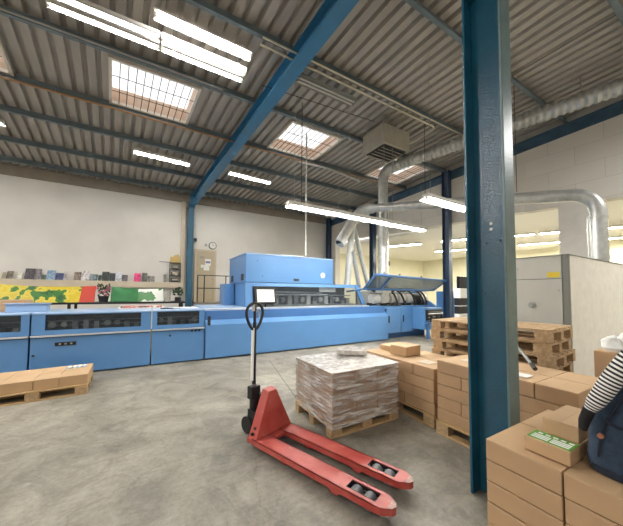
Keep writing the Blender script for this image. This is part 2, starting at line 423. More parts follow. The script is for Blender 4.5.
# purlins: Z sections, one object each
PY = [1.3, 2.95, 4.67, 6.34, 8.1, 9.44, 11.09, 12.55]
names = ['above the blue column', 'crossing behind the top of the blue column', 'carrying the cream conduits', 'along the near edge of the skylights',
         'along the far edge of the skylights', 'above the first pair of lit tube lights', 'second from the back wall', 'closest to the back wall']
for y, nm in zip(PY, names):
    b = MB(); z = zr(y); x1 = rwx(y)+.18
    poly = [(-11, y-.07, z+.02), (-11, y-.07, z), (-11, y+.008, z), (-11, y+.008, z+.155), (-11, y+.07, z+.155), (-11, y+.07, z+.165), (-11, y-.008, z+.165), (-11, y-.008, z+.012), (-11, y-.06, z+.012), (-11, y-.06, z+.02)]
    b.extrude(poly, (x1+11, 0, 0))
    struct(b, 'roof_purlin', 'purlin', 'grey-blue steel purlin %s' % nm, 'purlin')

# portal rafter and its column at the back wall
def ibeam_path(b, s0, s1, ya, yb, top, bot, tf=.02, m=0):
    for (sa, sb_, t0, t1) in ((s0, s1, top-tf, top), (s0, s1, bot, bot+tf), ((s0+s1)/2-.012, (s0+s1)/2+.012, bot+tf, top-tf)):
        b.hexa([(sx(sa, ya), ya, zr(ya)+t0), (sx(sb_, ya), ya, zr(ya)+t0), (sx(sb_, yb), yb, zr(yb)+t0), (sx(sa, yb), yb, zr(yb)+t0)],
               [(sx(sa, ya), ya, zr(ya)+t1), (sx(sb_, ya), ya, zr(ya)+t1), (sx(sb_, yb), yb, zr(yb)+t1), (sx(sa, yb), yb, zr(yb)+t1)], m)
b = MB(); ibeam_path(b, 1.2, 1.47, -1.5, 12.95, -.005, -.31)
for y in (12.6,):
    b.box(1.27, 1.53, y-.01, y+.01, zr(y)-.46, zr(y)-.005)
b.hexa([(1.3, 12.2, zr(12.2)-.33), (1.5, 12.2, zr(12.2)-.33), (1.5, 12.95, 5.18), (1.3, 12.95, 5.18)], [(1.3, 12.2, zr(12.2)-.29), (1.5, 12.2, zr(12.2)-.29), (1.5, 12.95, 5.4), (1.3, 12.95, 5.4)])
struct(b, 'roof_rafter', 'rafter', 'blue steel rafter running diagonally across the roof', 'rafter')
b = MB()
b.box(1.24, 1.47, 12.86, 12.88, 0, 5.42); b.box(1.24, 1.47, 13.16, 13.18, 0, 5.42); b.box(1.345, 1.365, 12.88, 13.16, 0, 5.42)
b.box(1.22, 1.49, 12.8, 13.18, 5.2, 5.23)
struct(b, 'wall_column', mat('wall column blue paint', (48, 92, 116), .36, noise=.1, scale=4), 'blue steel column at the back wall carrying the diagonal rafter', 'column')
b = MB(); b.box(1.0, 1.17, YW-.12, YW-.001, 1.4, 5.47); struct(b, 'trim_5', 'ledge')

# big blue column in the foreground
b = MB()
xw = 2.19; cw = .135
b.box(xw, xw+cw, 1.275, 1.295, 0, 6.35); b.box(xw+.1, xw+.118, 1.02, 1.275, 0, 6.35)
b.box(xw+.006, xw+.1, 1.02, 1.275, 4.02, 4.038)
col = struct(b, 'steel_column', 'column', 'thick glossy teal steel column standing among the carton pallets', 'column', bevel=.004)
b = MB(); b.box(xw, xw+cw, 1.0, 1.02, 0, 6.35); b.build('flange', 'columnedge', col, bevel=.004)['label'] = 'front flange of the column, coloured paler for its glossy reflection'
for k, (y, z) in enumerate(((1.19, 1.95), (1.09, 1.96), (1.21, 1.55), (1.14, 1.555), (1.07, 1.56))):
    b = MB(); b.cyl((xw+.088, y, z), (xw+.1015, y, z), .009, 8); b.build('bolt', 'column', col, smooth=True)
for z in (2.1, 2.055):
    b = MB(); b.cyl((xw+.0975, 1.15, z), (xw+.1002, 1.15, z+.0), .012, 10); b.build('sticker', 'paper', col)['label'] = 'small white round sticker on the column web'

# slim navy columns along the right-hand wall
for y, lab in ((6.17, 'slim navy steel column standing between the machine and the monitor rack'), (9.7, 'slim navy steel column beside the vertical exhaust duct behind the machine'), (12.95, 'dark navy steel column in the corner of the back wall')):
    x = rwx(y)-.02; h = 6.05 if y < 8 else 5.75
    b = MB(); b.box(x-.19, x+.0, y-.13, y-.115, 0, h); b.box(x-.19, x+.0, y+.115, y+.13, 0, h); b.box(x-.105, x-.085, y-.115, y+.115, 0, h); b.box(x-.21, x+.02, y-.15, y+.15, 0, .012)
    struct(b, 'wall_column', 'navy', lab, 'column')

# ------------------------------------------------------------------ skylights
SKL = ['skylight at the left edge of the roof, partly out of view', 'large bright wire-grilled skylight beside the twin tube lights', 'bright skylight with grille right of the diagonal rafter', 'skylight half hidden by the spiral duct near the right wall']
for (s0, s1), lab in zip(HOLES, SKL):
    t = thing('roof_skylight', lab, 'skylight', (sx((s0+s1)/2, 7.3), 7.3, zr(7.3)+.17), group='skylights in the roof', kind='thing')
    def P(s, y, z): return (sx(s, y), y, zr(y)+z)
    b = MB(); w = .05; zt = .5
    for (a0, a1, q0, q1) in ((s0-w, s0, HY0-w, HY1+w), (s1, s1+w, HY0-w, HY1+w), (s0, s1, HY0-w, HY0), (s0, s1, HY1, HY1+w)):
        b.hexa([P(a0, q0, .172), P(a1, q0, .172), P(a1, q1, .172), P(a0, q1, .172)], [P(a0, q0, zt), P(a1, q0, zt), P(a1, q1, zt), P(a0, q1, zt)])
    b.build('kerb', 'kerb', t)
    b = MB(); w = .05
    for (a0, a1, q0, q1) in ((s0-w, s0+.01, HY0-w, HY1+w), (s1-.01, s1+w, HY0-w, HY1+w), (s0, s1, HY0-w, HY0+.01), (s0, s1, HY1-.01, HY1+w)):
        b.hexa([P(a0, q0, .1), P(a1, q0, .1), P(a1, q1, .1), P(a0, q1, .1)], [P(a0, q0, .172), P(a1, q0, .172), P(a1, q1, .172), P(a0, q1, .172)])
    b.build('trim_frame', 'kerbw', t)
    g = []
    for i in range(7):
        row = []
        for j in range(7):
            u = i/6*2-1; v = j/6*2-1
            row.append(P(s0-w+(s1-s0+2*w)*j/6, HY0-w+(HY1-HY0+2*w)*i/6, zt+.12*(1-u*u)*(1-v*v)+.005))
        g.append(row)
    b = MB(); b.sheet(g, (0, 0, .006)); b.build('dome', 'pane', t, smooth=True)
    b = MB()
    for k in range(1, 11):
        s = s0+(s1-s0)*k/11; b.cyl(P(s, HY0, .12), P(s, HY1, .12), .0085, 6)
    for y in (HY0+.45, HY0+.95): b.cyl(P(s0, y, .112), P(s1, y, .112), .008, 6)
    b.build('grille', 'wire', t)

# ------------------------------------------------------------------ light fittings
def fitting(label, x0, x1, y, z, offs=(0,), refl=.09, lit='tube', hang=None, group=None, body='whitem', dy=0.):
    """tube fitting along X; z is the height of its underside"""
    xm = (x0+x1)/2
    t = thing('ceiling_light', label, 'tube light', (xm, y, z), group=group)
    L = (x1-x0)/2; wd = max(offs)-min(offs)
    rz = math.atan2(dy, x1-x0)
    t.rotation_euler = (0, 0, rz)
    b = MB(); b.box(-L, L, -wd/2-.045, wd/2+.045, .055, .115); b.build('housing', body, t, bevel=.006, world=False)
    for sgn in (-1, 1):
        b = MB(); y0 = sgn*(wd/2+.03); y1 = sgn*(wd/2+refl)
        b.extrude([(-L, y0, .062), (-L, y1, .012), (-L, y1, .006), (-L, y0, .055)], (2*L, 0, 0)); b.build('reflector', body, t, world=False)
    for o in offs:
        b = MB(); b.cyl((-L+.04, o, .026), (L-.04, o, .026), .019, 10); b.build('tube', lit, t, smooth=True, world=False)
        for sgn in (-1, 1):
            b = MB(); b.box(sgn*(L-.045), sgn*L, o-.02, o+.02, .0, .06); b.build('lamp_holder', body, t, world=False)
    if hang:
        for sgn in (-1, 1):
            b = MB(); b.cyl((sgn*L*.78, 0, .115), (sgn*L*.78, 0, hang-z), .005, 6); b.build('hanger', 'greym' if hang-z > 1 else body, t, world=False)
    return t
G = 'lit tube lights under the roof'
fitting('lit tube light under the roof left of the diagonal rafter, above the back wall', -.648, .971, 9.94, 5.80, offs=(-.03, .03), group=G, hang=zr(9.94)+.17, dy=.09)
fitting('lit tube light just right of the diagonal rafter, near the back wall', 2.245, 3.9, 9.98, 5.80, offs=(-.03, .03), group=G, hang=zr(9.98)+.17, dy=.12)
fitting('lit tube light cut off by the left edge of the photo', -5.06, -3.44, 9.95, 5.79, group=G, hang=zr(9.95)+.17)
fitting('single lit tube light above the twin ones, nearest the top of the photo', -.117, 1.553, 5.13, 6.16, group=G, hang=zr(5.13)+.17, refl=.12)
for y_, w_ in ((5.37, 'upper'), (5.6, 'lower')):
    fitting('bright tube light of the twin lines beside the big skylight, %s line' % w_, 0.0, 1.52, y_, 5.98, refl=.05, group=G, hang=zr(y_)+.17)
    fitting('tube light running out of the photo top, %s of the twin lines' % w_, -1.56, -.02, y_, 5.98, refl=.05, group=G, hang=zr(y_)+.17)
fitting('unlit grey tube light just right of the rafter beside the conduits', 2.5, 4.04, 5.02, 6.02, offs=(-.05, .05), refl=.05, lit='tubeoff', group=None, body='greym', hang=zr(5.02)+.17)
G = 'suspended tube lights above the machine'
fitting('suspended tube light above the machine, first of the row, left end', 2.36, 3.82, 5.12, 3.32, group=G, hang=zr(5.1)+.17, refl=.1, offs=(-.03, .03))
fitting('suspended tube light above the machine, middle of the row', 3.83, 5.29, 5.15, 3.32, group=G, hang=zr(5.1)+.17, refl=.1, offs=(-.03, .03))
fitting('suspended tube light above the machine, right end of the row', 5.3, 6.76, 5.18, 3.32, group=G, hang=zr(5.1)+.17, refl=.1, offs=(-.03, .03))
fitting('suspended tube light partly hidden by the glossy teal column', 4.52, 6.02, 3.46, 3.36, group=G, hang=zr(3.5)+.17, refl=.1, offs=(-.03, .03))
G = 'tube lights of the next room'
pts1 = [(11.0, 9.7), (12.0, 7.3), (13.0, 5.8), (13.8, 4.2), (14.6, 2.7)]
ROW = ['beyond the navy column', 'just left of the teal column', 'just right of the teal column', 'left of the white pillar', 'right of the white pillar']
def far_light(x, y, z, ang, lab, ln=1.7):
    t = fitting(lab, x-ln/2, x+ln/2, y, z, group=G, lit='tube2', offs=(-.03, .03), refl=.12, hang=4.12)
    t.rotation_euler = (0, 0, ang)
for (x, y), r in zip(pts1, ROW): far_light(x, y, 3.94, math.radians(118), 'lit tube light in the next room, nearer row, %s' % r)
for (x, y), r in zip([(14.6, 9.5), (15.5, 7.6), (16.1, 5.9), (16.8, 4.4), (17.5, 2.9)], ROW): far_light(x, y, 3.94, math.radians(115), 'lit tube light in the next room, farther row, %s' % r)

# ------------------------------------------------------------------ pipes, heater, ducts under the roof
def pipe(name, label, pts, r, m, cat='pipe', n=10, brackets=None, group=None):
    P0 = Vector(pts[0]); t = thing(name, label, cat, P0, group=group)
    b = MB(); b.tube(pts, r, n); b.build('tube', m, t, smooth=True)
    for q in (brackets or []):
        b = MB(); q = Vector(q); b.cyl(q+Vector((0, 0, r*.6)), (q.x, q.y, max(zr(q.y)+.03, q.z+r*1.5)), .006, 6); b.build('bracket', 'greym', t)
    return t
pipe('ceiling_pipe', 'thin ochre pipe running right across under the roof, below the skylights', [(-9, 7.97, zr(7.97)-.04), (8.95, 8.05, zr(8)-.04)], .022, 'copper', brackets=[(-2, 7.98, zr(8)-.04), (.2, 7.99, zr(8)-.04), (1.1, 7.99, zr(8)-.04), (4.4, 8.0, zr(8)-.04)])
pipe('ceiling_pipe', 'cream conduit along the purlin, upper one of the pair', [(1.6, 4.6, zr(4.6)-.03), (9.3, 4.6, zr(4.6)-.03)], .02, 'cream', group='cream conduits')
pipe('ceiling_pipe', 'cream conduit along the purlin, lower one, bending toward the heater', bend_path([(1.6, 4.75, zr(4.75)-.04), (6.7, 4.75, zr(4.75)-.04), (6.5, 5.4, zr(5.4)-.2), (6.15, 5.45, 5.85)], .15), .02, 'cream', group='cream conduits')
pipe('ceiling_pipe', 'grey conduit along the purlin left of the rafter, above the big skylight', [(-9, 6.22, zr(6.2)+.0), (1.25, 6.22, zr(6.2)+.0)], .02, 'greym')
pipe('ceiling_pipe', 'thin dark rod crossing the roof bay above the middle skylight', [(1.95, 5.65, zr(5.65)-.03), (4.95, 5.3, zr(5.3)-.1)], .008, 'wire')
pipe('ceiling_pipe', 'grey sagging pipe joining the middle skylight to the ochre pipe', bend_path([(4.1, 8.0, zr(8)-.12), (5.0, 7.6, 5.72), (6.6, 7.9, 5.72)], .2), .03, 'galvl')
for x, y, z0, lab in ((3.1, 5.9, 3.46, 'thin vertical drop rod hanging in front of the middle skylight'), (3.78, 6.9, 2.6, 'grey vertical service pipe coming down behind the suspended lights')):
    pipe('hanging_pipe', lab, [(x, y, zr(y)+.15), (x, y, z0)], .01 if x < 3.5 else .022, 'wire' if x < 3.5 else 'galvl')
# unit heater
t = thing('ceiling_heater', 'boxy beige unit heater hung under the roof near the spiral duct', 'heater', (5.6, 5.55, 5.48))
b = MB(); b.box(5.12, 6.1, 5.15, 5.98, 5.5, 6.03); b.build('casing', 'hvac', t, bevel=.015)
b = MB(); b.box(5.2, 6.02, 5.22, 5.9, 5.47, 5.499); b.build('outlet_frame', 'dark', t)
for k in range(5):
    b = MB(); y = 5.3+k*.13; b.hexa([(5.22, y, 5.44), (6.0, y, 5.44), (6.0, y+.02, 5.44), (5.22, y+.02, 5.44)], [(5.22, y+.05, 5.5), (6.0, y+.05, 5.5), (6.0, y+.07, 5.5), (5.22, y+.07, 5.5)]); b.build('louvre', 'hvac', t)
for x, y in ((5.2, 5.25), (6.0, 5.25), (5.2, 5.88), (6.0, 5.88)):
    b = MB(); b.cyl((x, y, 6.03), (x, y, zr(y)+.18), .01, 6); b.build('hanger', 'greym', t)
b = MB(); b.cyl((5.117, 5.5, 5.75), (5.13, 5.5, 5.75), .12, 14); b.build('fan_guard', 'hvac', t)

def duct(name, label, pts, r, m, rings=None, ringr=1.06, cat='duct', n=20):
    if isinstance(r, list): r = r[:len(pts)]
    t = thing(name, label, cat, pts[0]); b = MB(); b.tube(pts, r, n); r = r[0] if isinstance(r, list) else r; b.build('tube', m, t, smooth=True)
    for (p, q) in (rings or []):
        p, q = Vector(p), Vector(q); dd = (q-p).normalized()*.03
        b = MB(); b.cyl(p-dd, p+dd, r*ringr, n); b.build('collar', m, t, smooth=True)
    return t
# spiral duct under the roof with a ribbed surface, then down beside the machine
A0, A1, A2 = Vector((8.75, .9, 6.0)), Vector((6.86, 6.95, 5.83)), Vector((6.86, 6.95, 1.22))
pth = bend_path([A0, A1, A2], .42, 10)
t = thing('hanging_spiral_duct', 'large spiral steel duct under the roof bending down to the machine', 'duct', A0)
b = MB(); d = (A1-A0); L = d.length-.42; d.normalize(); q = []; rr = []
k = 0
while k*.07 < L:
    q.append(A0+d*k*.07); rr.append(.152 if k % 2 else .192); k += 1
b.tube(q, rr, 20); b.build('spiral_run', 'galv', t)
b = MB(); b.tube(pth[1:13], .175, 20); b.build('elbow', 'galv', t, smooth=True)
b = MB(); b.tube([(6.86, 6.95, 5.42), (6.86, 6.95, 3.2)], .15, 20); b.build('drop_pipe', 'galv', t, smooth=True)
b = MB(); q = []; rr = []
for k in range(35): q.append((6.86, 6.95, 3.2-k*.045)); rr.append(.155 if k % 2 else .17)
b.tube(q, rr, 18); b.build('flexible_hose', 'galvl', t, smooth=True)
for z in (5.3, 4.5, 3.22):
    b = MB(); b.cyl((6.86, 6.95, z-.04), (6.86, 6.95, z+.04), .185, 18); b.build('collar', 'galv', t, smooth=True)
b = MB(); b.box(6.66, 7.06, 6.78, 7.12, 1.55, 1.72); b.build('inlet_box', 'galvl', t)
for y in (2.2, 4.2):
    p = A0+(A1-A0)*((y-.9)/6.05); b = MB(); b.cyl((p.x, p.y, p.z+.17), (p.x, p.y, zr(y)+.17), .012, 6); b.build('hanger', 'greym', t)

# smooth duct from the beige cabinet across to the extraction hood
B0, B1, B2, B3 = Vector((7.42, 1.78, 2.1035)), Vector((7.42, 1.78, 3.5)), Vector((6.02, 6.95, 4.34)), Vector((5.05, 6.98, 3.12))
t = duct('hanging_exhaust_duct', 'smooth steel duct rising from the beige cabinet and crossing to the machine', bend_path([B0, B1, B2, (5.6, 6.98, 3.95), B3], .42, 10), [.125]*11+[.127]*2+[.165]*30, 'galv',
         rings=[((7.42, 1.78, 2.25), (7.42, 1.78, 3)), (B1+(B2-B1)*.1, B2), (B1+(B2-B1)*.14, B2), ((7.42, 1.78, 3.02), (7.42, 1.78, 4))])
b = MB(); b.cyl((5.12, 6.98, 3.2), (5.02, 6.98, 3.08), .17, 18); b.build('damper_collar', 'galvl', t, smooth=True)
b = MB(); b.cyl((5.025, 6.98, 3.087), (5.02, 6.98, 3.08), .13, 18); b.build('open_end', 'dark', t)
for kx, (pa, pb) in enumerate((((5.56, 7.0, 3.9), (5.62, 7.35, 1.803)), ((5.62, 7.02, 3.75), (6.85, 7.65, 1.603)), ((5.62, 7.04, 2.9), (6.4, 7.65, 1.603)))):
    b = MB(); b.tube([pa, pb], .11 if kx == 0 else .075, 14); b.build('branch_pipe', 'galvl', t, smooth=True)
for yv in (3.0, 5.0):
    p = B1+(B2-B1)*((yv-1.78)/5.17); b = MB(); b.cyl((p.x, p.y, p.z+.15), (p.x, p.y, zr(yv)+.17), .008, 6); b.build('hanger', 'wire', t)
# slim vertical stay pipe beside the cabinet duct
pipe('hanging_pipe', 'slim steel pipe standing beside the duct on the beige cabinet', bend_path([(7.1, 1.85, 2.1035), (7.1, 1.85, 3.0), (7.26, 1.85, 3.04)], .05), .02, 'galvl')
# small wall fan in the next room
t = thing('wall_fan', 'small dark fan on the cream wall beside the flexible hose', 'fan', (9.3, 9.2, 2.9))
b = MB(); b.cyl((9.2, 9.2, 2.9), (9.2, 9.08, 2.9), .16, 16); b.build('guard', 'black', t, smooth=True)
b = MB(); b.box(9.15, 9.5, 9.2, 9.3, 2.8, 3.0); b.build('arm', 'black', t)

# ------------------------------------------------------------------ bookbinding line (long blue machine)
YF = 6.65
def module(label, x0, x1, win, extra=None):
    t = thing('gathering_machine', label, 'machine', ((x0+x1)/2, YF, 0), group='blue gathering line modules')
    g = .008
    b = MB(); b.box(x0+g, x1-g, YF+.02, 8.0, .05, .70); b.box(x0+.05, x1-.05, YF+.08, 7.9, 0, .05)
    b.box(x0+g, x1-g, YF+.35, 8.0, .7, 1.09)
    b.build('body', 'blued', t)
    b = MB(); b.box(x0+g, x1-g, YF, YF+.02, .03, .70); b.build('lower_door', 'blue', t, bevel=.006)
    b = MB(); b.box(x0+g, x1-g, YF-.03, YF+.02, .715, .745); b.build('rail', 'alu', t, bevel=.005)
    # upper panel around the window
    b = MB(); z0, z1 = .75, 1.12; w0, w1 = win
    b.box(x0+g, w0, YF+.01, YF+.035, z0, z1); b.box(w1, x1-g, YF+.01, YF+.035, z0, z1)
    b.box(w0, w1, YF+.01, YF+.035, z0, .83); b.box(w0, w1, YF+.01, YF+.035, 1.105, z1)
    b.build('window_surround', 'blue', t)
    b = MB(); b.box(w0, w1, YF+.02, YF+.026, .83, 1.105); b.build('window', 'glass', t)
    b = MB(); b.box(w0-.02, w1+.02, YF+.3, YF+.34, .76, 1.09); b.box(w0-.02, w1+.02, YF+.04, YF+.3, .76, .78); b.build('recess', 'recess', t)
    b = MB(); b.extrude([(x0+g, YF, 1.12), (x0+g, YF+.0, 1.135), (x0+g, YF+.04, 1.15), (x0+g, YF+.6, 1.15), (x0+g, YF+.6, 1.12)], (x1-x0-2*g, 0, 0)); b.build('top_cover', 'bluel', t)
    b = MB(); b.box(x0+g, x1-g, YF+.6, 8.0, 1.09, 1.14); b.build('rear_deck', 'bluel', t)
    rnd = random.Random(int(x0*100)+77); n = max(2, int((w1-w0)/.16))
    b = MB()
    for z in (.9, .98): b.cyl((w0, YF+.16, z), (w1, YF+.16, z), .012, 8)
    b.build('guide_rods', 'steel', t, smooth=True)
    for k in range(n):
        x = w0+(w1-w0)*(k+.5)/n
        b = MB()
        if rnd.random() < .5: b.box(x-.045, x+.035, YF+.1, YF+.24, .8, .86+rnd.random()*.14)
        else: b.cyl((x, YF+.08, .92), (x, YF+.26, .92), .03+rnd.random()*.03, 10)
        b.build('feeder', rnd.choice(['steel', 'greym', 'black']), t)
    return t
t = module('blue machine module cut off by the left edge of the photo', -3.65, -1.845, (-3.4, -1.96))
t = module('long blue machine module with wide window, behind the low carton pallet', -1.835, -.005, (-1.65, -.19))
b = MB(); b.box(-1.5, -1.2, YF-.012, YF+.001, .545, .61); b.build('control_strip', 'black', t)
for k in range(3):
    b = MB(); b.cyl((-1.43+k*.08, YF-.024, .578), (-1.43+k*.08, YF-.01, .578), .016, 8); b.build('button', 'greym', t)
b = MB(); b.cyl((-1.78, YF-.01, .4), (-1.78, YF+.001, .4), .02, 8); b.build('lock', 'black', t)
t = module('short blue machine module right next to the large binder', .005, 1.05, (.1, .93))
for k in range(3):
    b = MB(); b.box(.76+k*.075, .80+k*.075, YF-.02, YF+.001, .66, .70); b.build('latch', 'black', t)
b = MB(); b.cyl((.35, YF-.012, .6), (.35, YF+.001, .6), .022, 8); b.build('lock', 'black', t)

# things lying on the line
t = thing('carton_tray', 'flat brown carton lying on the blue machine at far left', 'carton', (-2.75, 7.4, 1.141))
b = MB(); b.box(-3.3, -2.12, 7.3, 7.75, 1.152, 1.36); b.build('body', 'card', t, bevel=.006); b = MB(); b.box(-3.31, -2.11, 7.29, 7.76, 1.141, 1.152); b.build('base_sheet', 'cardg', t)
t = thing('machine_box', 'small raised blue box on top of the machine beside the flat carton', 'box', (-1.98, 7.2, 1.151))
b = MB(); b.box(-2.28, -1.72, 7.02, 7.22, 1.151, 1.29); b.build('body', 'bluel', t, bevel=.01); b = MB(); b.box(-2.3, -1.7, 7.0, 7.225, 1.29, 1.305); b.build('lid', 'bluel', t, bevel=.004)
t = thing('paper_tray', 'white tray of printed sheets on the machine top near the binder', 'tray', (-.1, 7.4, 1.141))
b = MB(); b.box(-.65, .25, 7.3, 7.75, 1.141, 1.175); b.build('tray', 'whitem', t, bevel=.004)
b = MB(); b.box(-.6, .2, 7.33, 7.72, 1.175, 1.205); b.build('sheets', mat_print('printed sheets', [(235, 233, 228), (235, 233, 228), (200, 120, 110), (60, 60, 70)], 6, 3), t)
t = tag(MB().build('x', 'paper') if False else (lambda b: (b.box(.35, .95, 7.1, 7.5, 1.151, 1.165), b)[1])(MB()).build('paper_stack', 'paper', bevel=.002), 'thin white stack of paper on the short blue module', 'paper stack')
t = thing('hand_tool', 'slim dark tool lying on the machine beside the white paper', 'tool', (.3, 7.0, 1.151))
b = MB(); b.cyl((.16, 7.02, 1.163), (.42, 6.98, 1.163), .011, 8); b.build('handle', 'black', t); b = MB(); b.box(.42, .56, 6.965, 6.99, 1.156, 1.168); b.build('blade', 'steel', t)

# the large binder
t = thing('binding_machine', 'large blue binding machine with overhead housing in the middle of the line', 'machine', (3.9, 6.6, 0))
xa, xb = 1.06, 6.72
b = MB(); b.box(xa, xb-.05, 6.7, 8.9, .06, 1.1); b.box(xa+.1, xb-.2, 6.75, 8.8, 0, .06); b.build('base', 'blued', t)
b = MB(); b.box(xa, xb, 6.6, 6.66, .035, .79); b.build('front_panel', 'blue', t, bevel=.008)
b = MB(); b.extrude([(xa, 6.6, .79), (xa, 6.66, .79), (xa, 6.98, 1.1), (xa, 6.92, 1.12)], (xb-xa, 0, 0)); b.build('sloped_cover', 'blue', t, bevel=.004)
b = MB(); b.hexa([(xb-.06, 6.66, .79), (xb, 6.6, .79), (xb, 7.0, .79), (xb-.06, 7.0, .79)], [(xb-.06, 6.94, 1.11), (xb, 6.93, 1.11), (xb, 7.0, 1.11), (xb-.06, 7.0, 1.11)]); b.build('end_cheek', 'blue', t)
b = MB(); b.box(xa, xb-.55, 6.9, 7.22, 1.1, 1.135); b.build('work_ledge', 'alu', t, bevel=.005)
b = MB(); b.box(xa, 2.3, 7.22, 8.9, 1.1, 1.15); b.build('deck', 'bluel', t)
# upper body with sloping front window
x0, x1 = 2.12, 5.92
b = MB()
b.extrude([(x0, 7.22, 1.14), (x0, 7.22, 1.79), (x0, 9.0, 1.79), (x0, 9.0, 1.1), (x0, 8.0, 1.1)], (.1, 0, 0))
b.box(x0, x1, 8.2, 9.0, 1.1, 1.79); b.box(x0, x1+.2, 7.25, 9.0, 1.76, 1.8)
b.build('upper_body', 'blue', t, bevel=.006)
b = MB(); b.box(1.84, 2.12, 8.3, 9.0, 1.1, 1.78); b.build('side_cover', 'blue', t, bevel=.008)
b = MB()
def wq(x, z): return (x, 7.12+.09*(z-1.14)/.65, z)
for (xa_, xb_, za, zb) in ((x0, 2.32, 1.14, 1.8), (2.32, x1-.1, 1.7, 1.8)):
    p = [wq(xa_, za), wq(xb_, za), wq(xb_, zb), wq(xa_, zb)]; b.extrude(p, (0, .04, 0))
b.extrude([wq(5.82, 1.8), wq(5.95, 1.8), wq(6.22, 1.14), wq(6.06, 1.14)], (0, .04, 0))
b.build('window_frame', 'blue', t, bevel=.004)
b = MB(); b.extrude([wq(2.32, 1.15), wq(6.06, 1.15), wq(5.84, 1.7), wq(2.32, 1.7)], (0, .006, 0)); b.build('window', 'glass', t)
b = MB(); b.box(2.3, 5.95, 7.95, 8.0, 1.12, 1.76); b.build('recess', 'recess', t)
b = MB(); b.box(2.35, 5.9, 7.3, 7.9, 1.101, 1.18); b.build('carriage_bed', 'greym', t)
rnd = random.Random(5)
for k in range(13):
    x = 3.1+k*.215
    b = MB(); h = 1.25+rnd.random()*.25
    if k % 3 == 1: b.cyl((x, 7.4, 1.32), (x, 7.75, 1.32), .075, 14)
    else: b.box(x-.07, x+.07, 7.4, 7.75, 1.18, h)
    b.build('clamp', 'drum' if k in (5, 7, 8, 10) else ('steel' if k % 2 else 'greym'), t, bevel=.006)
b = MB(); b.cyl((2.9, 7.3, 1.55), (4.6, 7.3, 1.52), .03, 10); b.cyl((2.9, 7.3, 1.47), (5.7, 7.3, 1.45), .018, 8); b.build('transport_bars', 'steel', t, smooth=True)
b = MB(); b.box(4.5, 5.1, 7.3, 7.34, 1.56, 1.7); b.build('gauge_panel', 'whitem', t)
# monitor in the window
b = MB(); b.hexa([(2.36, 7.04, 1.24), (2.95, 7.04, 1.24), (2.95, 7.09, 1.24), (2.36, 7.09, 1.24)], [(2.33, 7.08, 1.66), (2.92, 7.08, 1.66), (2.92, 7.13, 1.66), (2.33, 7.13, 1.66)])
mon = b.build('monitor', 'dark', t, bevel=.006)
b = MB(); b.hexa([(2.42, 7.034, 1.28), (2.9, 7.034, 1.28), (2.9, 7.045, 1.28), (2.42, 7.045, 1.28)], [(2.4, 7.070, 1.61), (2.88, 7.070, 1.61), (2.88, 7.08, 1.61), (2.4, 7.08, 1.61)])
b.build('screen', emis('lit screen', (232, 228, 214), .35), mon)
b = MB(); b.cyl((2.65, 7.08, 1.135), (2.65, 7.08, 1.26), .02, 8); b.build('stand', 'dark', mon)
# overhead housing
b = MB(); b.box(2.13, 4.95, 7.2, 9.0, 1.81, 2.57); hs = b.build('overhead_housing', 'blue', t, bevel=.012)
b = MB(); b.box(2.11, 4.97, 7.18, 9.02, 2.57, 2.6); b.build('roof_panel', 'bluel', hs, bevel=.006)
b = MB(); b.box(3.2, 3.95, 7.3, 7.9, 2.6, 2.64); b.build('hatch', 'whitem', hs)
for y in (8.6, 7.5):
    b = MB(); b.box(2.118, 2.131, y-.12, y+.12, 1.86, 2.04); b.build('vent', 'black', hs)
b = MB(); b.box(3.56, 3.72, 7.188, 7.201, 1.87, 1.94); b.build('vent', 'black', hs)
for x, z in ((2.6, 1.98), (2.45, 2.4)):
    b = MB(); b.cyl((x, 7.19, z), (x, 7.201, z), .015, 8); b.build('lock', 'black', hs)
b = MB(); b.cyl((4.55, 7.189, 2.07), (4.55, 7.201, 2.07), .085, 20); b.build('emblem_ring', 'whitem', hs)
b = MB(); b.cyl((4.55, 7.184, 2.07), (4.55, 7.19, 2.07), .06, 20); b.build('emblem', mat('emblem pale green', (176, 214, 210), .4), hs)
b = MB(); b.box(1.1, 1.16, 6.585, 6.6, .78, .99); b.build('x', 'dark', t).name = 'control_panel'
for z in (.84, .92):
    b = MB(); b.cyl((1.13, 6.575, z), (1.13, 6.585, z), .018, 8); b.build('button', 'black', t)

# right-hand trimming end of the line with a raised lid
t = thing('trimming_machine', 'blue trimming end of the line with raised tinted lid and hoses', 'machine', (7.8, 6.7, 0))
b = MB(); b.box(6.78, 8.98, 6.75, 8.2, .2, 1.02); b.box(6.9, 8.9, 6.9, 8.1, 0, .2); b.build('base', 'blued', t)
for (xa_, xb_) in ((6.76, 7.42), (7.44, 8.0)):
    b = MB(); b.box(xa_, xb_, 6.7, 6.75, .2, 1.03); dr = b.build('door', 'blue', t, bevel=.008)
    b = MB(); b.box(xa_+.08, xa_+.12, 6.68, 6.7, .55, .78); b.build('handle', 'black', dr)
b = MB(); b.box(6.7, 9.0, 6.75, 8.2, 1.02, 1.1); b.build('deck', 'blue', t, bevel=.006)
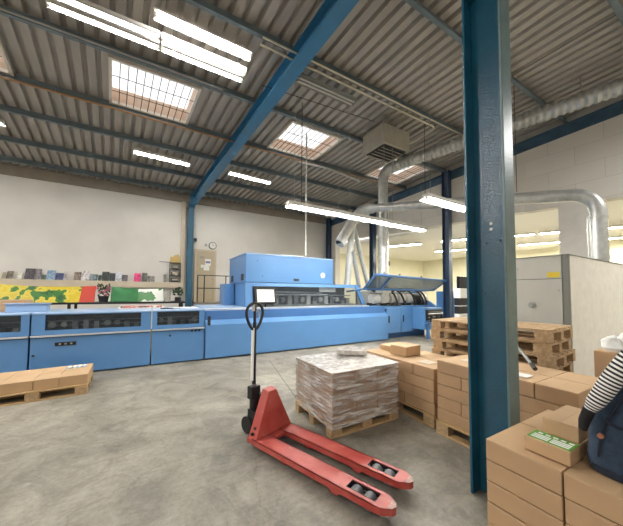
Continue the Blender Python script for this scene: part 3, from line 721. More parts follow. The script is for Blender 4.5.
# delivery unit
b = MB(); b.box(8.02, 8.98, 6.2, 6.74, .3, 1.04); b.build('delivery_unit', 'blue', t, bevel=.01)
b = MB(); b.box(8.08, 8.9, 6.15, 6.2, .62, .98); b.build('delivery_opening', 'dark', t)
for k in range(5):
    b = MB(); b.cyl((8.1, 6.12, .66+k*.06), (8.88, 6.12, .7+k*.05), .018, 8); b.build('roller', 'steel' if k % 2 else 'black', t, smooth=True)
b = MB(); b.box(8.0, 9.0, 6.05, 6.2, .5, .56); b.build('delivery_table', 'blued', t)
for x in (8.1, 8.9):
    b = MB(); b.box(x-.035, x+.035, 6.1, 6.18, .0, .5); b.build('leg', 'blued', t)
b = MB(); b.extrude([(9.0, 6.3, .5), (9.0, 8.2, .5), (9.0, 8.2, 1.75), (9.0, 7.6, 1.75), (9.0, 6.5, 1.1)], (.06, 0, 0)); b.build('end_plate', 'blue', t, bevel=.006)
for k in range(7):
    x = 6.35+k*.4
    b = MB(); b.cyl((x, 7.0, 1.34), (x+.28, 7.0, 1.34), .17, 18); b.build('clamp_drum', 'drum' if k != 5 else 'black', t, smooth=True)
b = MB(); b.box(6.2, 8.95, 6.95, 7.06, 1.1, 1.2); b.build('drum_cradle', 'dark', t)
b = MB(); b.box(6.25, 8.95, 7.6, 7.7, 1.1, 1.6); b.build('rear_plate', 'greym', t)
for k, x in enumerate((7.1, 7.45, 8.0, 8.45, 8.62)):
    b = MB(); b.tube(arc((x-.2, 7.5, 1.6), (x+.1, 6.75, 1.9), (x+.2, 6.72, 1.12), 10), .035, 8); b.build('hose', 'black', t, smooth=True)
for k in range(6):
    x = 6.55+k*.42
    b = MB(); b.box(x, x+.12, 6.9, 7.0, 1.1, 1.3); b.build('clamp_jaw', 'dark' if k % 2 else 'steel', t, bevel=.006)
b = MB(); b.cyl((6.2, 6.88, 1.52), (8.95, 6.88, 1.52), .022, 10); b.build('guide_rail', 'steel', t, smooth=True)
b = MB(); b.box(6.78, 6.98, 6.72, 6.9, 1.1, 1.17); b.box(7.06, 7.5, 6.74, 6.9, 1.1, 1.15); b.build('sensor_block', 'dark', t, bevel=.005)
for x in (8.2, 8.5, 8.75):
    b = MB(); b.box(x, x+.07, 6.06, 6.13, .56, .8); b.build('delivery_finger', 'dark', t)
# raised lid
lx0, lx1 = 5.8, 9.25; F = (6.2, 2.1); R_ = (6.74, 1.66)
def lq(u, v, dz=0.): return (lx0+(lx1-lx0)*u, F[0]+(R_[0]-F[0])*v, F[1]+(R_[1]-F[1])*v+dz-.1*u*(1-v))
b = MB(); b.sheet([[lq(0, 0), lq(1, 0)], [lq(0, 1), lq(1, 1)]], (0, 0, .008)); lid = b.build('lid', 'lid', t)
b = MB()
for (p, q) in ((lq(0, 0), lq(1, 0)), (lq(1, 0), lq(1, 1)), (lq(1, 1), lq(0, 1)), (lq(0, 1), lq(0, 0)), (lq(.2, 0), lq(.2, 1))):
    b.tube([p, q], .035, 8)
b.build('lid_frame', 'blued', lid)
for u in (.0, .97):
    b = MB(); p = lq(u, 1); b.tube([p, (min(p[0], 8.95), 7.62, 1.58)], .03, 8); b.build('lid_arm', 'blue', lid)
for u in (.1, .3, .6):
    b = MB(); p = lq(u, 0); b.box(p[0]-.02, p[0]+.02, p[1]-.02, p[1]+.02, p[2]+.03, p[2]+.09); b.build('catch', 'steel', lid)

# rack with dark monitor left of the column
t = thing('monitor_rack', 'pale control rack with black screen half hidden behind the teal column', 'control rack', (7.2, 4.4, 0))
b = MB(); b.box(7.05, 7.8, 4.35, 4.52, 0, 1.0); b.box(7.03, 7.82, 4.33, 4.52, 1.42, 1.68); b.build('cabinet', 'whitem', t, bevel=.01)
b = MB(); b.box(7.07, 7.78, 4.4, 4.52, 1.0, 1.42); b.build('shelf_bay', 'black', t)
b = MB(); b.box(7.03, 7.8, 4.34, 4.5, 1.2, 1.225); b.build('shelf', 'alu', t)
b = MB(); b.box(7.05, 7.8, 4.36, 4.44, 1.681, 2.0); b.build('screen', 'blackg', t, bevel=.006)
b = MB(); b.box(6.95, 7.05, 4.38, 4.4, 1.86, 1.87); b.build('antenna', 'black', t)
t = thing('machine_cabinet', 'blue steel machine cabinet behind the slim navy column', 'cabinet', (9.7, 6.2, 0))
b = MB(); b.box(9.62, 10.6, 5.9, 6.9, .04, 1.62); b.box(9.66, 10.56, 5.94, 6.86, 0, .04); b.build('body', 'blue', t, bevel=.01)
b = MB(); b.box(9.7, 10.5, 5.885, 5.9, .2, 1.5); b.build('door', 'blued', t)

# ------------------------------------------------------------------ back wall furnishings
kf = YW/14.
def wz(z): return 1.55+(z-1.55)*kf
# raised landing, door, railing, clock
b = MB(); b.box(1.55, 5.5, 11.7, YW-.001, 0, 1.1); struct(b, 'landing', 'ringbeam', 'concrete landing in front of the beige door behind the machine', 'landing')
b = MB(); b.box(1.65, 2.42, YW-.05, YW-.001, 1.1, 3.36); d1 = struct(b, 'door_1', 'door', bevel=.004)
b = MB(); b.box(1.57, 1.65, YW-.08, YW-.001, 1.1, 3.44); b.box(2.42, 2.5, YW-.08, YW-.001, 1.1, 3.44); b.box(1.65, 2.42, YW-.08, YW-.001, 3.36, 3.44); b.build('door_frame', 'ledge', d1)
b = MB(); b.cyl((2.34, YW-.1, 2.1), (2.34, YW-.05, 2.1), .025, 8); b.build('door_handle', 'steel', d1)
b = MB(); b.box(1.8, 1.98, YW-.058, YW-.05, 3.05, 3.12); b.build('door_sign', 'greym', d1)
for (x0_, x1_, z0_, z1_, m_) in ((2.02, 2.26, 2.72, 3.02, 'paper'), (1.96, 2.2, 2.5, 2.75, 'paper'), (1.84, 1.95, 2.62, 2.75, 'paper')):
    t = tag((lambda b: (b.box(x0_, x1_, YW-.056, YW-.05, z0_, z1_), b)[1])(MB()).build('wall_notice', m_), {2.02: 'white notice with blue print on the beige door, upper one', 1.96: 'white notice low on the beige door, overlapping the upper one', 1.84: 'tiny white notice on the left of the beige door'}[x0_], 'notice', 'notices on the door')
    if x0_ == 2.02:
        b = MB(); b.box(2.04, 2.24, YW-.059, YW-.056, 2.83, 2.92); b.build('printed_band', mat('blue violet print', (120, 124, 178), .6), t)
t = thing('metal_railing', 'thin dark steel railing on the landing before the beige door', 'railing', (1.6, 11.8, 1.1))
for x in (1.55, 1.8, 2.65, 4.0):
    b = MB(); b.cyl((x, 11.8, 1.1), (x, 11.8, 2.2), .022, 8); b.build('post', 'dark', t)
for z in (2.2, 1.68):
    b = MB(); b.cyl((1.55, 11.8, z), (5.4, 11.8, z), .018, 8); b.build('rail', 'dark', t)
t = thing('wall_clock', 'small round wall clock above the beige door', 'clock', (2.33, YW-.04, 3.65))
b = MB(); b.cyl((2.33, YW-.06, 3.65), (2.33, YW-.001, 3.65), .17, 24); b.build('case', 'dark', t, smooth=True)
b = MB(); b.cyl((2.33, YW-.066, 3.65), (2.33, YW-.06, 3.65), .14, 24); b.build('face', 'clockface', t)
b = MB(); b.box(2.322, 2.338, YW-.072, YW-.066, 3.64, 3.75); b.box(2.33, 2.41, YW-.072, YW-.066, 3.642, 3.658); b.build('hands', 'black', t)
b = MB(); b.box(2.0, 2.08, YW-.03, YW-.001, 3.6, 3.72); tag(b.build('wall_switch', 'greym', bevel=.005), 'small grey switch box left of the wall clock', 'switch')
t = thing('wall_lamp', 'small dark bulkhead lamp on the wall right of the blue back-wall column', 'lamp', (1.58, YW-.06, 3.85))
b = MB(); b.box(1.53, 1.64, YW-.1, YW-.001, 3.78, 3.92); b.build('body', 'dark', t, bevel=.01)
# ladder-like shelf unit by the column
t = thing('shelf_rack', 'narrow dark wall rack of boxes beside the blue back-wall column', 'rack', (.8, YW-.2, 1.93))
for x in (.6, 1.0):
    b = MB(); b.box(x-.015, x+.015, YW-.19, YW-.17, 1.926, 2.77); b.build('upright', 'dark', t)
for z in (1.95, 2.22, 2.49, 2.76):
    b = MB(); b.box(.6, 1.0, YW-.19, YW-.02, z-.012, z+.012); b.build('shelf', 'dark', t)
for i, (z, c, lab) in enumerate(((1.962, (60, 62, 60), 'dark box on the lowest shelf of the narrow wall rack'), (2.232, (92, 88, 78), 'grey box on the second shelf of the narrow wall rack'), (2.502, (70, 74, 70), 'dark green-grey box on the third shelf of the narrow wall rack'))):
    t = thing('storage_box', lab, 'box', (.8, YW-.11, z), group='boxes on the wall rack')
    b = MB(); b.box(.66, .95, YW-.18, YW-.03, z, z+.15); b.build('body', mat('rack box %d' % i, c, .6), t, bevel=.004)
    b = MB(); b.box(.70, .91, YW-.184, YW-.18, z+.05, z+.11); b.build('label_card', 'ledge', t)
t = thing('storage_box', 'yellow-beige box on top of the narrow wall rack', 'box', (.8, YW-.11, 2.772), group='boxes on the wall rack')
b = MB(); b.box(.62, .98, YW-.18, YW-.02, 2.772, 3.02); b.build('body', mat('buff box', (206, 178, 112), .6), t, bevel=.006)
b = MB(); b.extrude([(.72, YW-.1, 3.02), (.98, YW-.1, 3.02), (.92, YW-.1, 3.14), (.76, YW-.1, 3.09)], (0, .06, 0)); b.build('bag_top', mat('buff bag', (196, 176, 130), .7), t)
pipe('wall_rod', 'thin dark rod sticking out left of the narrow wall rack', [(.2, YW-.1, 2.79), (.66, YW-.1, 2.77)], .01, 'wire', cat='rod')

# booklets standing on the ledge
LZ = 1.926
books = [  # x0, x1, height, colour, label
 (-4.42, -4.27, .24, (150, 140, 118), 'small beige-brown booklet, first at the left end of the wall ledge'),
 (-4.24, -4.0, .27, (120, 112, 100), 'grey-brown booklet, second from the left end of the wall ledge'),
 (-3.85, -3.68, .27, (208, 204, 190), 'pale booklet on the ledge, left of the tall dark one'),
 (-3.60, -3.18, .37, (66, 58, 66), 'tall dark booklet with white patch on the ledge, far left group'),
 (-3.14, -2.92, .37, (104, 96, 104), 'tall grey-violet booklet right of the dark one with white patch'),
 (-2.9, -2.7, .16, (82, 92, 86), 'low dark green booklet between the tall ones on the ledge'),
 (-2.66, -2.36, .34, (120, 150, 176), 'light blue booklet on the ledge, far left group'),
 (-2.33, -1.98, .26, (54, 62, 104), 'wide navy booklet right of the light blue one on the ledge'),
 (-1.95, -1.84, .28, (196, 192, 184), 'slim white booklet at the right of the navy one on the ledge'),
 (-1.62, -1.34, .30, (118, 102, 94), 'brown booklet, first of the middle group on the ledge'),
 (-1.32, -1.06, .35, (214, 206, 204), 'white booklet with red edge, middle group on the ledge'),
 (-1.04, -.72, .25, (112, 124, 130), 'blue-grey booklet right of the white one with red edge'),
 (-.70, -.50, .22, (74, 86, 84), 'dark teal booklet in the middle group on the ledge'),
 (-.48, -.22, .33, (56, 62, 56), 'tall blackish booklet in the middle group on the ledge'),
 (-.2, 0.0, .30, (52, 54, 66), 'dark slate booklet right of the blackish one on the ledge'),
]
books2 = [
 (.0, .0, 0, 0, '')]
# X positions measured along the wall, shifted so the first starts at the photo's edge
def bx(px):  # pixel column along the ledge -> X on the wall (fixed linear fit of the wall)
    return -4.43+px*.02725+px*px*.0000115
items = [
 (2, 5, .22, (150, 140, 118), books[0][4]), (6, 11.5, .27, (112, 104, 92), books[1][4]), (15.5, 19.5, .25, (206, 202, 188), books[2][4]),
 (22, 31, .38, (62, 55, 62), books[3][4]), (32, 37, .38, (112, 104, 112), books[4][4]), (37.4, 41.5, .17, (70, 84, 76), books[5][4]),
 (42, 50, .34, (124, 152, 178), books[6][4]), (50.5, 58, .25, (52, 60, 100), books[7][4]), (58.4, 60.5, .3, (184, 182, 178), books[8][4]),
 (68, 75, .31, (116, 102, 92), books[9][4]), (75.5, 83.5, .36, (206, 200, 200), books[10][4]), (84, 92, .25, (110, 124, 128), books[11][4]),
 (92.5, 96, .22, (66, 80, 78), books[12][4]), (96.4, 104, .36, (52, 58, 52), books[13][4]), (104.4, 110.5, .31, (50, 52, 62), books[14][4]),
 (111, 117, .36, (196, 200, 208), 'white and blue booklet near the right end of the middle group on the ledge'),
 (117.4, 124, .26, (70, 66, 72), 'dark patterned booklet at the right end of the middle group on the ledge'),
 (131, 138.5, .34, (204, 42, 110), 'bright magenta booklet standing alone on the wall ledge'),
 (140, 146, .36, (70, 72, 66), 'tall dark booklet with pale slash, just right of the magenta one'),
 (146.4, 150, .24, (112, 108, 104), 'small grey booklet, second right of the magenta one'),
 (150.4, 154.5, .24, (128, 124, 118), 'small pale grey booklet, third right of the magenta one'),
 (165, 168.5, .32, (88, 88, 80), 'grey booklet beside the narrow wall rack at the end of the ledge')]
for i, (a, c, h, cl, lab) in enumerate(items):
    x0_, x1_ = bx(a), bx(c); xm = (x0_+x1_)/2
    t = thing('booklet', lab, 'booklet', (xm, YW-.1, LZ), group='booklets on the wall ledge')
    w = (x1_-x0_)/2; L2 = .09
    b = MB(); b.hexa([(-w, -.06, 0), (w, -.06, 0), (w, -.045, 0), (-w, -.045, 0)], [(-w, .075, h), (w, .075, h), (w, .09, h), (-w, .09, h)])
    light = tuple(min(255, v+32) for v in cl); dk = tuple(int(v*.8) for v in cl)
    b.build('cover', mat_print('booklet cover %d' % i, [cl, cl, light, cl, dk], 9, i+1), t, world=False)
    b = MB(); b.hexa([(-w+.004, -.047, .003), (w-.004, -.047, .003), (w-.004, -.033, .003), (-w+.004, -.033, .003)], [(-w+.004, .088, h-.004), (w-.004, .088, h-.004), (w-.004, .098, h-.004), (-w+.004, .098, h-.004)]); b.build('pages', 'paper', t, world=False)

# worktable with printed banners between the line and the wall
t = thing('work_table', 'dark worktable behind the machine carrying the printed banners', 'table', (-1.8, 9.8, 0))
b = MB(); b.box(-5.2, .9, 9.45, 10.3, 1.18, 1.23); b.build('top', 'dark', t)
for x in (-5.0, -1.9, .8):
    for y in (9.5, 10.25):
        b = MB(); b.box(x-.03, x+.03, y-.03, y+.03, 0, 1.18); b.build('leg', 'dark', t)
def mat_leaves(name, base, leaf, sc, seed, thr=.52):
    m, tt, N, L, P = nt(name)
    tc = N.new('ShaderNodeTexCoord'); mp = N.new('ShaderNodeMapping'); mp.inputs['Scale'].default_value = (1.5, 1, 3); mp.inputs['Location'].default_value = (seed, 0, seed*.4)
    L.new(tc.outputs['Object'], mp.inputs[0])
    w = N.new('ShaderNodeTexWave'); w.wave_type = 'RINGS'; w.inputs['Scale'].default_value = sc; w.inputs['Distortion'].default_value = 5; w.inputs['Detail'].default_value = 1
    L.new(mp.outputs[0], w.inputs['Vector'])
    r = N.new('ShaderNodeValToRGB'); r.color_ramp.interpolation = 'CONSTANT'; e = r.color_ramp.elements
    e[0].color = (*lin(base), 1); e[1].position = thr; e[1].color = (*lin(leaf), 1)
    L.new(w.outputs[0], r.inputs[0]); L.new(r.outputs[0], P.inputs['Base Color']); P.inputs['Roughness'].default_value = .5
    return m
def banner(label, x0, x1, mats, zt0, zt1, zb=1.24, y=9.5, n=14, sag=.05):
    t = thing('printed_banner', label, 'banner', ((x0+x1)/2, y, zb), group='printed banners behind the machine')
    K = len(mats); g = []
    for j in range(n+1):
        u = j/n; x = x0+(x1-x0)*u; zt = zt0+(zt1-zt0)*u-sag*math.sin(u*math.pi)
        g.append([(x, y+.1*math.sin(u*7), zb), (x, y+.12+.05*math.sin(u*9), zb+(zt-zb)*.6), (x, y+.3, zt)])
    i0 = 0
    for k, (mt, u1) in enumerate(mats):
        i1 = round(u1*n); b = MB(); b.sheet(g[i0:i1+1], (0, .012, -.004)); b.build('panel', mt, t, smooth=True); i0 = i1
    return t
banner('yellow printed banner with green leaves and red end behind the machine', -3.6, -1.38, [(mat_print('yellow leaf print', [(198, 174, 44), (198, 174, 44), (206, 186, 66), (52, 108, 42), (34, 74, 36)], 4.2, 2.), .84), (mat('red print', (186, 60, 44), .5), 1.)], 1.72, 1.68)
banner('green printed banner with white band behind the machine', -1.02, .28, [(mat('green banner', (26, 108, 52), .5, noise=.2, scale=5), .5), (mat_print('white green band', [(226, 228, 218), (226, 228, 218), (70, 120, 70)], 3, 2), 1.)], 1.68, 1.64)
t = thing('potted_flowers', 'dark bundle with pink flowers between the yellow and green banners', 'flowers', (-1.2, 9.7, 1.231))
b = MB(); b.cyl((-1.2, 9.7, 1.231), (-1.2, 9.7, 1.4), .1, 12, r1=.13); b.build('pot', 'dark', t)
rnd = random.Random(3); b = MB()
for k in range(40):
    p = Vector((-1.2+rnd.uniform(-.13, .13), 9.7+rnd.uniform(-.1, .1), 1.42+rnd.uniform(-.05, .28))); q = Vector((rnd.uniform(-.05, .05), rnd.uniform(-.03, .03), .03))
    b.add([p, p+Vector((.03, 0, .02)), p+q+Vector((0, 0, .05)), p+Vector((-.03, .01, .02))], [(0, 1, 2, 3)])
b.build('foliage', mat('dark foliage', (52, 70, 44), .7), t)['kind'] = 'stuff'
for k in range(8):
    b = MB(); p = (-1.2+rnd.uniform(-.13, .13), 9.62, 1.48+rnd.uniform(-.05, .2)); b.cyl(p, (p[0], p[1]-.02, p[2]), .03, 8); b.build('blossom', mat('pink petals', (200, 96, 120), .6), t)
t = thing('paper_roll', 'pale roll standing at the right end of the green banner', 'roll', (.33, 9.6, 1.231))
b = MB(); b.cyl((.4, 9.62, 1.231), (.4, 9.62, 1.56), .09, 14); b.build('roll', mat('speckled paper', (176, 172, 160), .7, noise=.3, scale=20), t, smooth=True); b = MB(); b.cyl((.4, 9.62, 1.56), (.4, 9.62, 1.57), .05, 10); b.build('core', 'dark', t)
t = thing('leafy_plant', 'small dark leafy plant right of the pale roll', 'plant', (.7, 9.7, 1.231))
b = MB(); b.cyl((.7, 9.7, 1.231), (.7, 9.7, 1.36), .09, 12); b.build('pot', 'dark', t); b = MB()
for k in range(40):
    a = rnd.uniform(0, 6.28); r_ = rnd.uniform(.02, .17); p = Vector((.7+r_*math.cos(a), 9.7+r_*.5*math.sin(a), 1.4+rnd.uniform(0, .24)))
    b.add([p, p+Vector((.04, 0, .02)), p+Vector((.01, 0, .07)), p+Vector((-.03, .01, .03))], [(0, 1, 2, 3)])
b.build('leaves', mat('deep green leaves', (40, 66, 38), .6), t)['kind'] = 'stuff'

# ------------------------------------------------------------------ pallets
def pallet_mesh(lx, ly, mats=('wood', 'wood')):
    """euro pallet, long side along local X, origin at centre of base; returns list of (name, MB)"""
    out = []
    for k, y in enumerate((-ly/2+.05, 0, ly/2-.05)):
        b = MB(); b.box(-lx/2, lx/2, y-.05, y+.05, 0, .022); out.append(('bottom_board', b))
    for x in (-lx/2+.0725, 0, lx/2-.0725):
        for y in (-ly/2+.05, 0, ly/2-.05):
            b = MB(); b.box(x-.0725, x+.0725, y-.05, y+.05, .022, .1); out.append(('block', b))
        b = MB(); b.box(x-.0725, x+.0725, -ly/2, ly/2, .1, .122); out.append(('stringer_board', b))
    for k in range(5):
        w = (.145, .1, .145, .1, .145)[k]; y = -ly/2+.0725+k*(ly-.145)/4
        b = MB(); b.box(-lx/2, lx/2, y-w/2, y+w/2, .122, .144); out.append(('top_board', b))
    return out
protos = {}
def pallet(label, x, y, rz, lx=1.2, ly=.8, z=0., m='wood', group=None):
    key = (lx, ly, m)
    if key not in protos:
        t = thing('wooden_pallet', label, 'pallet', (x, y, z), rz, group)
        for nm, b in pallet_mesh(lx, ly): b.build(nm, m if nm != 'block' else ('woodd' if m == 'wood' else m), t, bevel=.003, world=False, seg=1)
        protos[key] = t
    else:
        t = copy_tree(protos[key]); t.location = (x, y, z); t.rotation_euler = (0, 0, rz); t['label'] = label
        if group: t['group'] = group
        elif 'group' in t: del t['group']
    return t

# ------------------------------------------------------------------ cartons
cproto = {}
def carton(label, x, y, z, lx, ly, h, rz=0., m='card', group=None, name='carton'):
    """carton with two top flaps meeting along local X, origin at centre of base"""
    key = (round(lx, 3), round(ly, 3), round(h, 3), m)
    if key not in cproto:
        t = thing(name, label, 'carton', (x, y, z), rz, group)
        b = MB(); b.box(-lx/2, lx/2, -ly/2, ly/2, 0, h-.004); b.build('body', m, t, bevel=.005, world=False)
        for s in (-1, 1):
            b = MB(); b.box(-lx/2+.001, lx/2-.001, s*.0004, s*(ly/2-.001), h-.004, h); b.build('flap', 'cardflap' if m != 'cardg' else m, t, world=False)
        cproto[key] = t
    else:
        t = copy_tree(cproto[key]); t.location = (x, y, z); t.rotation_euler = (0, 0, rz); t['label'] = label
        if group: t['group'] = group
    return t
ORD = ['bottom', 'second', 'third', 'fourth', 'fifth', 'sixth']
def layer_name(k, n): return 'bottom' if k == 0 else ('top' if k == n-1 else ORD[k])
def stack(where, x0, ys_by_layer, depth, z0, h, nl, rows, m, group):
    """cartons whose front faces lie in the plane X = x0; ys_by_layer gives the Y joints from left (far) to right (near)"""
    for k in range(nl):
        ysl = ys_by_layer[k % len(ys_by_layer)]
        for r in range(rows):
            for i in range(len(ysl)-1):
                ya, yb = ysl[i], ysl[i+1]
                n = len(ysl)-1
                pos = 'only' if n == 1 else ('left' if i == 0 else ('right' if i == n-1 else ('middle' if n == 3 else ['', 'second', 'third', 'fourth'][i])))
                lab = '%s carton in the %s layer, %s row, of %s' % (pos, layer_name(k, nl), 'front' if r == 0 else 'back', where)
                j = random.uniform(-.004, .004)
                carton(lab, x0+depth*(r+.5)+.004*r+j, (ya+yb)/2, z0+k*h, depth-.004, abs(ya-yb)-.007, h-.005, 0., m, group)

# pallet of cartons left of the column (front face X=2.83)
HP = math.pi/2
pallet('light wooden pallet under the carton stack just right of the wrapped load', 3.23, 2.68, HP, group=None)
stack('the stack behind the wrapped load', 2.84, [[3.27, 2.97, 2.52, 2.08], [3.27, 2.82, 2.38, 2.08]], .385, .146, .132, 4, 2, 'card', 'cartons on the pallet behind the wrapped load')
carton('single carton set on top of the stack behind the wrapped load', 3.17, 2.78, .676, .34, .26, .13, math.radians(5), 'card2')
carton('flat carton beside the single carton on the stack behind the wrapped load', 3.3, 3.09, .676, .4, .26, .075, 0, 'card2')
b = MB(); b.box(2.95, 3.12, 2.24, 2.4, .675, .679); tag(b.build('paper_slip', 'ledge'), 'beige paper slip on the carton stack behind the wrapped load', 'paper')
# pallet of cartons behind the column (front face X=2.8)
pallet('light wooden pallet under the carton stack cut through by the teal column', 3.18, 1.42, HP)
stack('the stack crossed by the teal column', 2.805, [[2.02, 1.56, 1.10, .82], [2.02, 1.74, 1.28, .82]], .355, .146, .1312, 5, 2, 'card', 'cartons on the pallet behind the teal column')
t = thing('pry_bar', 'grey metal bar with black tip leaning on the wooden pallet pile', 'bar', (3.2, 1.25, .805))
b = MB(); b.tube([(3.2, 1.25, .845), (3.45, 1.5, .98), (3.62, 1.72, 1.04)], .014, 10); b.build('shaft', 'greym', t, smooth=True)
b = MB(); b.tube([(3.185, 1.235, .831), (3.235, 1.285, .866)], .02, 10); b.build('tip', 'black', t, smooth=True)
b = MB(); b.box(2.9, 3.03, 1.19, 1.34, .803, .806); tag(b.build('paper_slip', 'paper'), 'white paper slip on the carton stack right of the teal column', 'paper')
b = MB(); b.box(3.0, 3.12, 1.78, 1.86, .803, .806); tag(b.build('paper_slip', 'ledge'), 'small beige slip on the carton stack left of the teal column', 'paper')

# pile of empty pallets
NP = ['lowest', 'second lowest', 'third from below', 'fourth from below', 'fourth from the top', 'third from the top', 'second from the top', 'topmost']
for k in range(8):
    pallet('%s empty pallet of the pile in front of the beige cabinet' % NP[k], 4.12+random.uniform(-.02, .02), 2.04+random.uniform(-.02, .02), math.radians(90+4)+random.uniform(-.012, .012), 1.4, .82, .1445*k, 'woodd', 'empty wooden pallets in the pile')

# shrink-wrapped pallet
pallet('pallet under the film-wrapped load', 2.17, 2.88, 0., 1.0, .84)
for k in range(4):
    for i in range(3):
        for j in range(2):
            lab = 'wrapped carton, %s layer, %s, %s row under the film' % (layer_name(k, 4), ['left', 'middle', 'right'][i], ['front', 'back'][j])
            carton(lab, 1.69+.322*(i+.5), 2.465+.415*(j+.5), .146+k*.131, .316, .41, .129, 0, 'cardg', 'cartons inside the film')
x0, x1, y0, y1, zt = 1.672, 2.672, 2.447, 3.312, .685
rnd = random.Random(11); b = MB(); n = 22; rows = []
def perim(u):
    L1, L2 = x1-x0, y1-y0; s = u*2*(L1+L2)
    if s < L1: return (x0+s, y0, 0, -1)
    s -= L1
    if s < L2: return (x1, y0+s, 1, 0)
    s -= L2
    if s < L1: return (x1-s, y1, 0, 1)
    s -= L1; return (x0, y1-s, -1, 0)
NU = 76
for r in range(n+1):
    z = .1+(zt-.1)*r/n; row = []
    for k in range(NU+1):
        px_, py_, nx, ny = perim((k % NU)/NU); w = .004*math.sin(k*1.7+r*.9)+.004*math.sin(r*2.1+k*.35)+rnd.uniform(0, .005)
        row.append((px_+nx*(w+.002), py_+ny*(w+.002), z))
    rows.append(row)
t = tag((lambda b: (b.sheet(rows, (0, 0, .0008)), b)[1])(MB()).build('stretch_film', 'film', smooth=True), 'crinkled clear stretch film wrapped round the carton load', 'film')
g = []
for i in range(19):
    row = []
    for j in range(19):
        u, v = i/18, j/18; e_ = min(u, 1-u, v, 1-v)
        x = x0-.006+(x1-x0+.012)*u; y = y0-.006+(y1-y0+.012)*v
        dd = math.hypot(x-2.33, y-2.98)
        z = zt+.006+(0 if e_ == 0 else .035*max(0, 1-dd/.42)+rnd.uniform(0, .014))
        row.append((x, y, z))
    g.append(row)
b = MB(); b.sheet(g, (0, 0, -.001)); b.build('top_film', 'filmtop', t, smooth=True)
t = thing('wrapped_packet', 'film-wrapped flat packet lying on top of the wrapped load', 'packet', (2.33, 2.95, .745), math.radians(-38))
b = MB(); b.box(-.19, .19, -.12, .12, 0, .05); b.build('packet', 'cardg', t, bevel=.006, world=False)
b = MB(); b.box(-.195, .195, -.125, .125, -.003, .055); b.build('film', 'filmtop', t, bevel=.008, world=False)

# low pallet in front of the machine at left
rz = math.radians(3.5)
def lp(a, c):   # local along the pallet from its right front corner (a to the left, c to the back)
    ux = Vector((math.cos(rz), math.sin(rz))); uy = Vector((-math.sin(rz), math.cos(rz)))
    return Vector((-.81, 5.33))-ux*a+uy*c
p = lp(.6, .4); pallet('pallet with one layer of cartons in front of the machine', p.x, p.y, rz)
ww = [.33, .27, .33, .27]
a = 0
for i, w in enumerate(ww):
    for j in range(2):
        p = lp(a+w/2, .03+.38*(j+.5)); pos = ['right end', 'second from the right', 'third from the right', 'left end'][i]
        carton('carton on the low pallet by the machine, %s, %s row' % (pos, 'front' if j == 0 else 'back'), p.x, p.y, .146, w-.004, .376, .14, rz, 'card2', 'cartons on the low pallet')
    a += w
BKL = ['leftmost', 'second from the left', 'second from the right', 'rightmost']
for k in range(4):
    p = lp(.30-k*.066, .6); t = thing('leaflet_stack', '%s of four small white leaflets on the low carton pallet' % BKL[k], 'leaflets', (p.x, p.y, .287), rz-.1, 'leaflets on the low pallet')
    b = MB(); b.box(-.02, .02, -.09, .09, 0, .016); b.build('pages', 'paper', t, world=False)
    b = MB(); b.box(-.02, .02, -.09, -.03, .016, .0175); b.build('printed_band', mat('leaflet blue', (120, 160, 190), .6), t, world=False)

# front carton stack at lower right
pallet('pallet under the nearest carton stack at lower right', 2.1, .3, HP)
stack('the nearest stack at lower right', 1.684, [[.905, .56, .216, -.124]], .41, .146, .1148, 5, 2, 'card', 'cartons of the nearest stack')
carton('low open carton with green printed cover on the nearest stack', 1.98, .644, .722, .46, .19, .07, 0, 'card2')
carton('smaller carton on the low carton beside the jacket', 2.05, .63, .7925, .33, .15, .08, 0, 'card')
t = thing('printed_cover', 'green and white printed cover on the low carton near the jacket', 'print', (1.82, .62, .7922))
b = MB(); b.box(1.765, 1.875, .552, .73, .7922, .795); b.build('sheet', 'green', t)
for k in range(3):
    for (ya, yb) in ((.718, .646), (.638, .562)):
        b = MB(); b.box(1.774+k*.02, 1.786+k*.02, ya, yb, .795, .7962); b.build('white_bar', 'paper', t)
for k in range(5):
    b = MB(); b.box(1.84, 1.856, .71-k*.032, .69-k*.032, .795, .7962); b.build('white_mark', 'paper', t)
t = thing('black_folder', 'black folder leaning on the front of the nearest carton stack', 'folder', (1.6, .6, .146))
pallet_dummy = None
b = MB(); b.hexa([(1.60, .655, .0), (1.615, .655, .0), (1.615, .40, .0), (1.60, .40, .0)], [(1.662, .655, .39), (1.677, .655, .39), (1.677, .40, .35), (1.662, .40, .35)]); b.build('cover', 'black', t)
b = MB(); b.hexa([(1.604, .645, .01), (1.611, .645, .01), (1.611, .41, .01), (1.604, .41, .01)], [(1.666, .645, .395), (1.673, .645, .395), (1.673, .41, .358), (1.666, .41, .358)]); b.build('pages', 'paper', t)
t.location = (1.6, .6, 0)
for ch in t.children: ch.location = (0, 0, .146)

# denim jacket with striped lining dumped on the nearest stack
t = thing('denim_jacket', 'dark denim jacket with striped sleeve heaped on the nearest cartons', 'jacket', (1.95, .35, .721))
def loft(b, secs, n=22, m=0, q=3.2, amp=1.):
    rings = []
    for (cx, cy, z, ax, ay, ph) in secs:
        ring = []
        for k in range(n):
            a = 2*math.pi*k/n; f = 1+amp*(.06*math.sin(5*a+ph)+.03*math.sin(9*a-ph*2))
            ca, sa = math.cos(a), math.sin(a)
            r = (abs(ca)**q+abs(sa)**q)**(-1/q)
            ring.append((cx+ax*ca*r*f, cy+ay*sa*r*f, z))
        rings.append(ring)
    vs = [v for g in rings for v in g]; fs = []
    for i in range(len(rings)-1):
        for k in range(n): fs.append((i*n+k, i*n+(k+1) % n, (i+1)*n+(k+1) % n, (i+1)*n+k))
    fs += [tuple(range(n-1, -1, -1)), tuple((len(rings)-1)*n+k for k in range(n))]
    b.add(vs, fs, m)
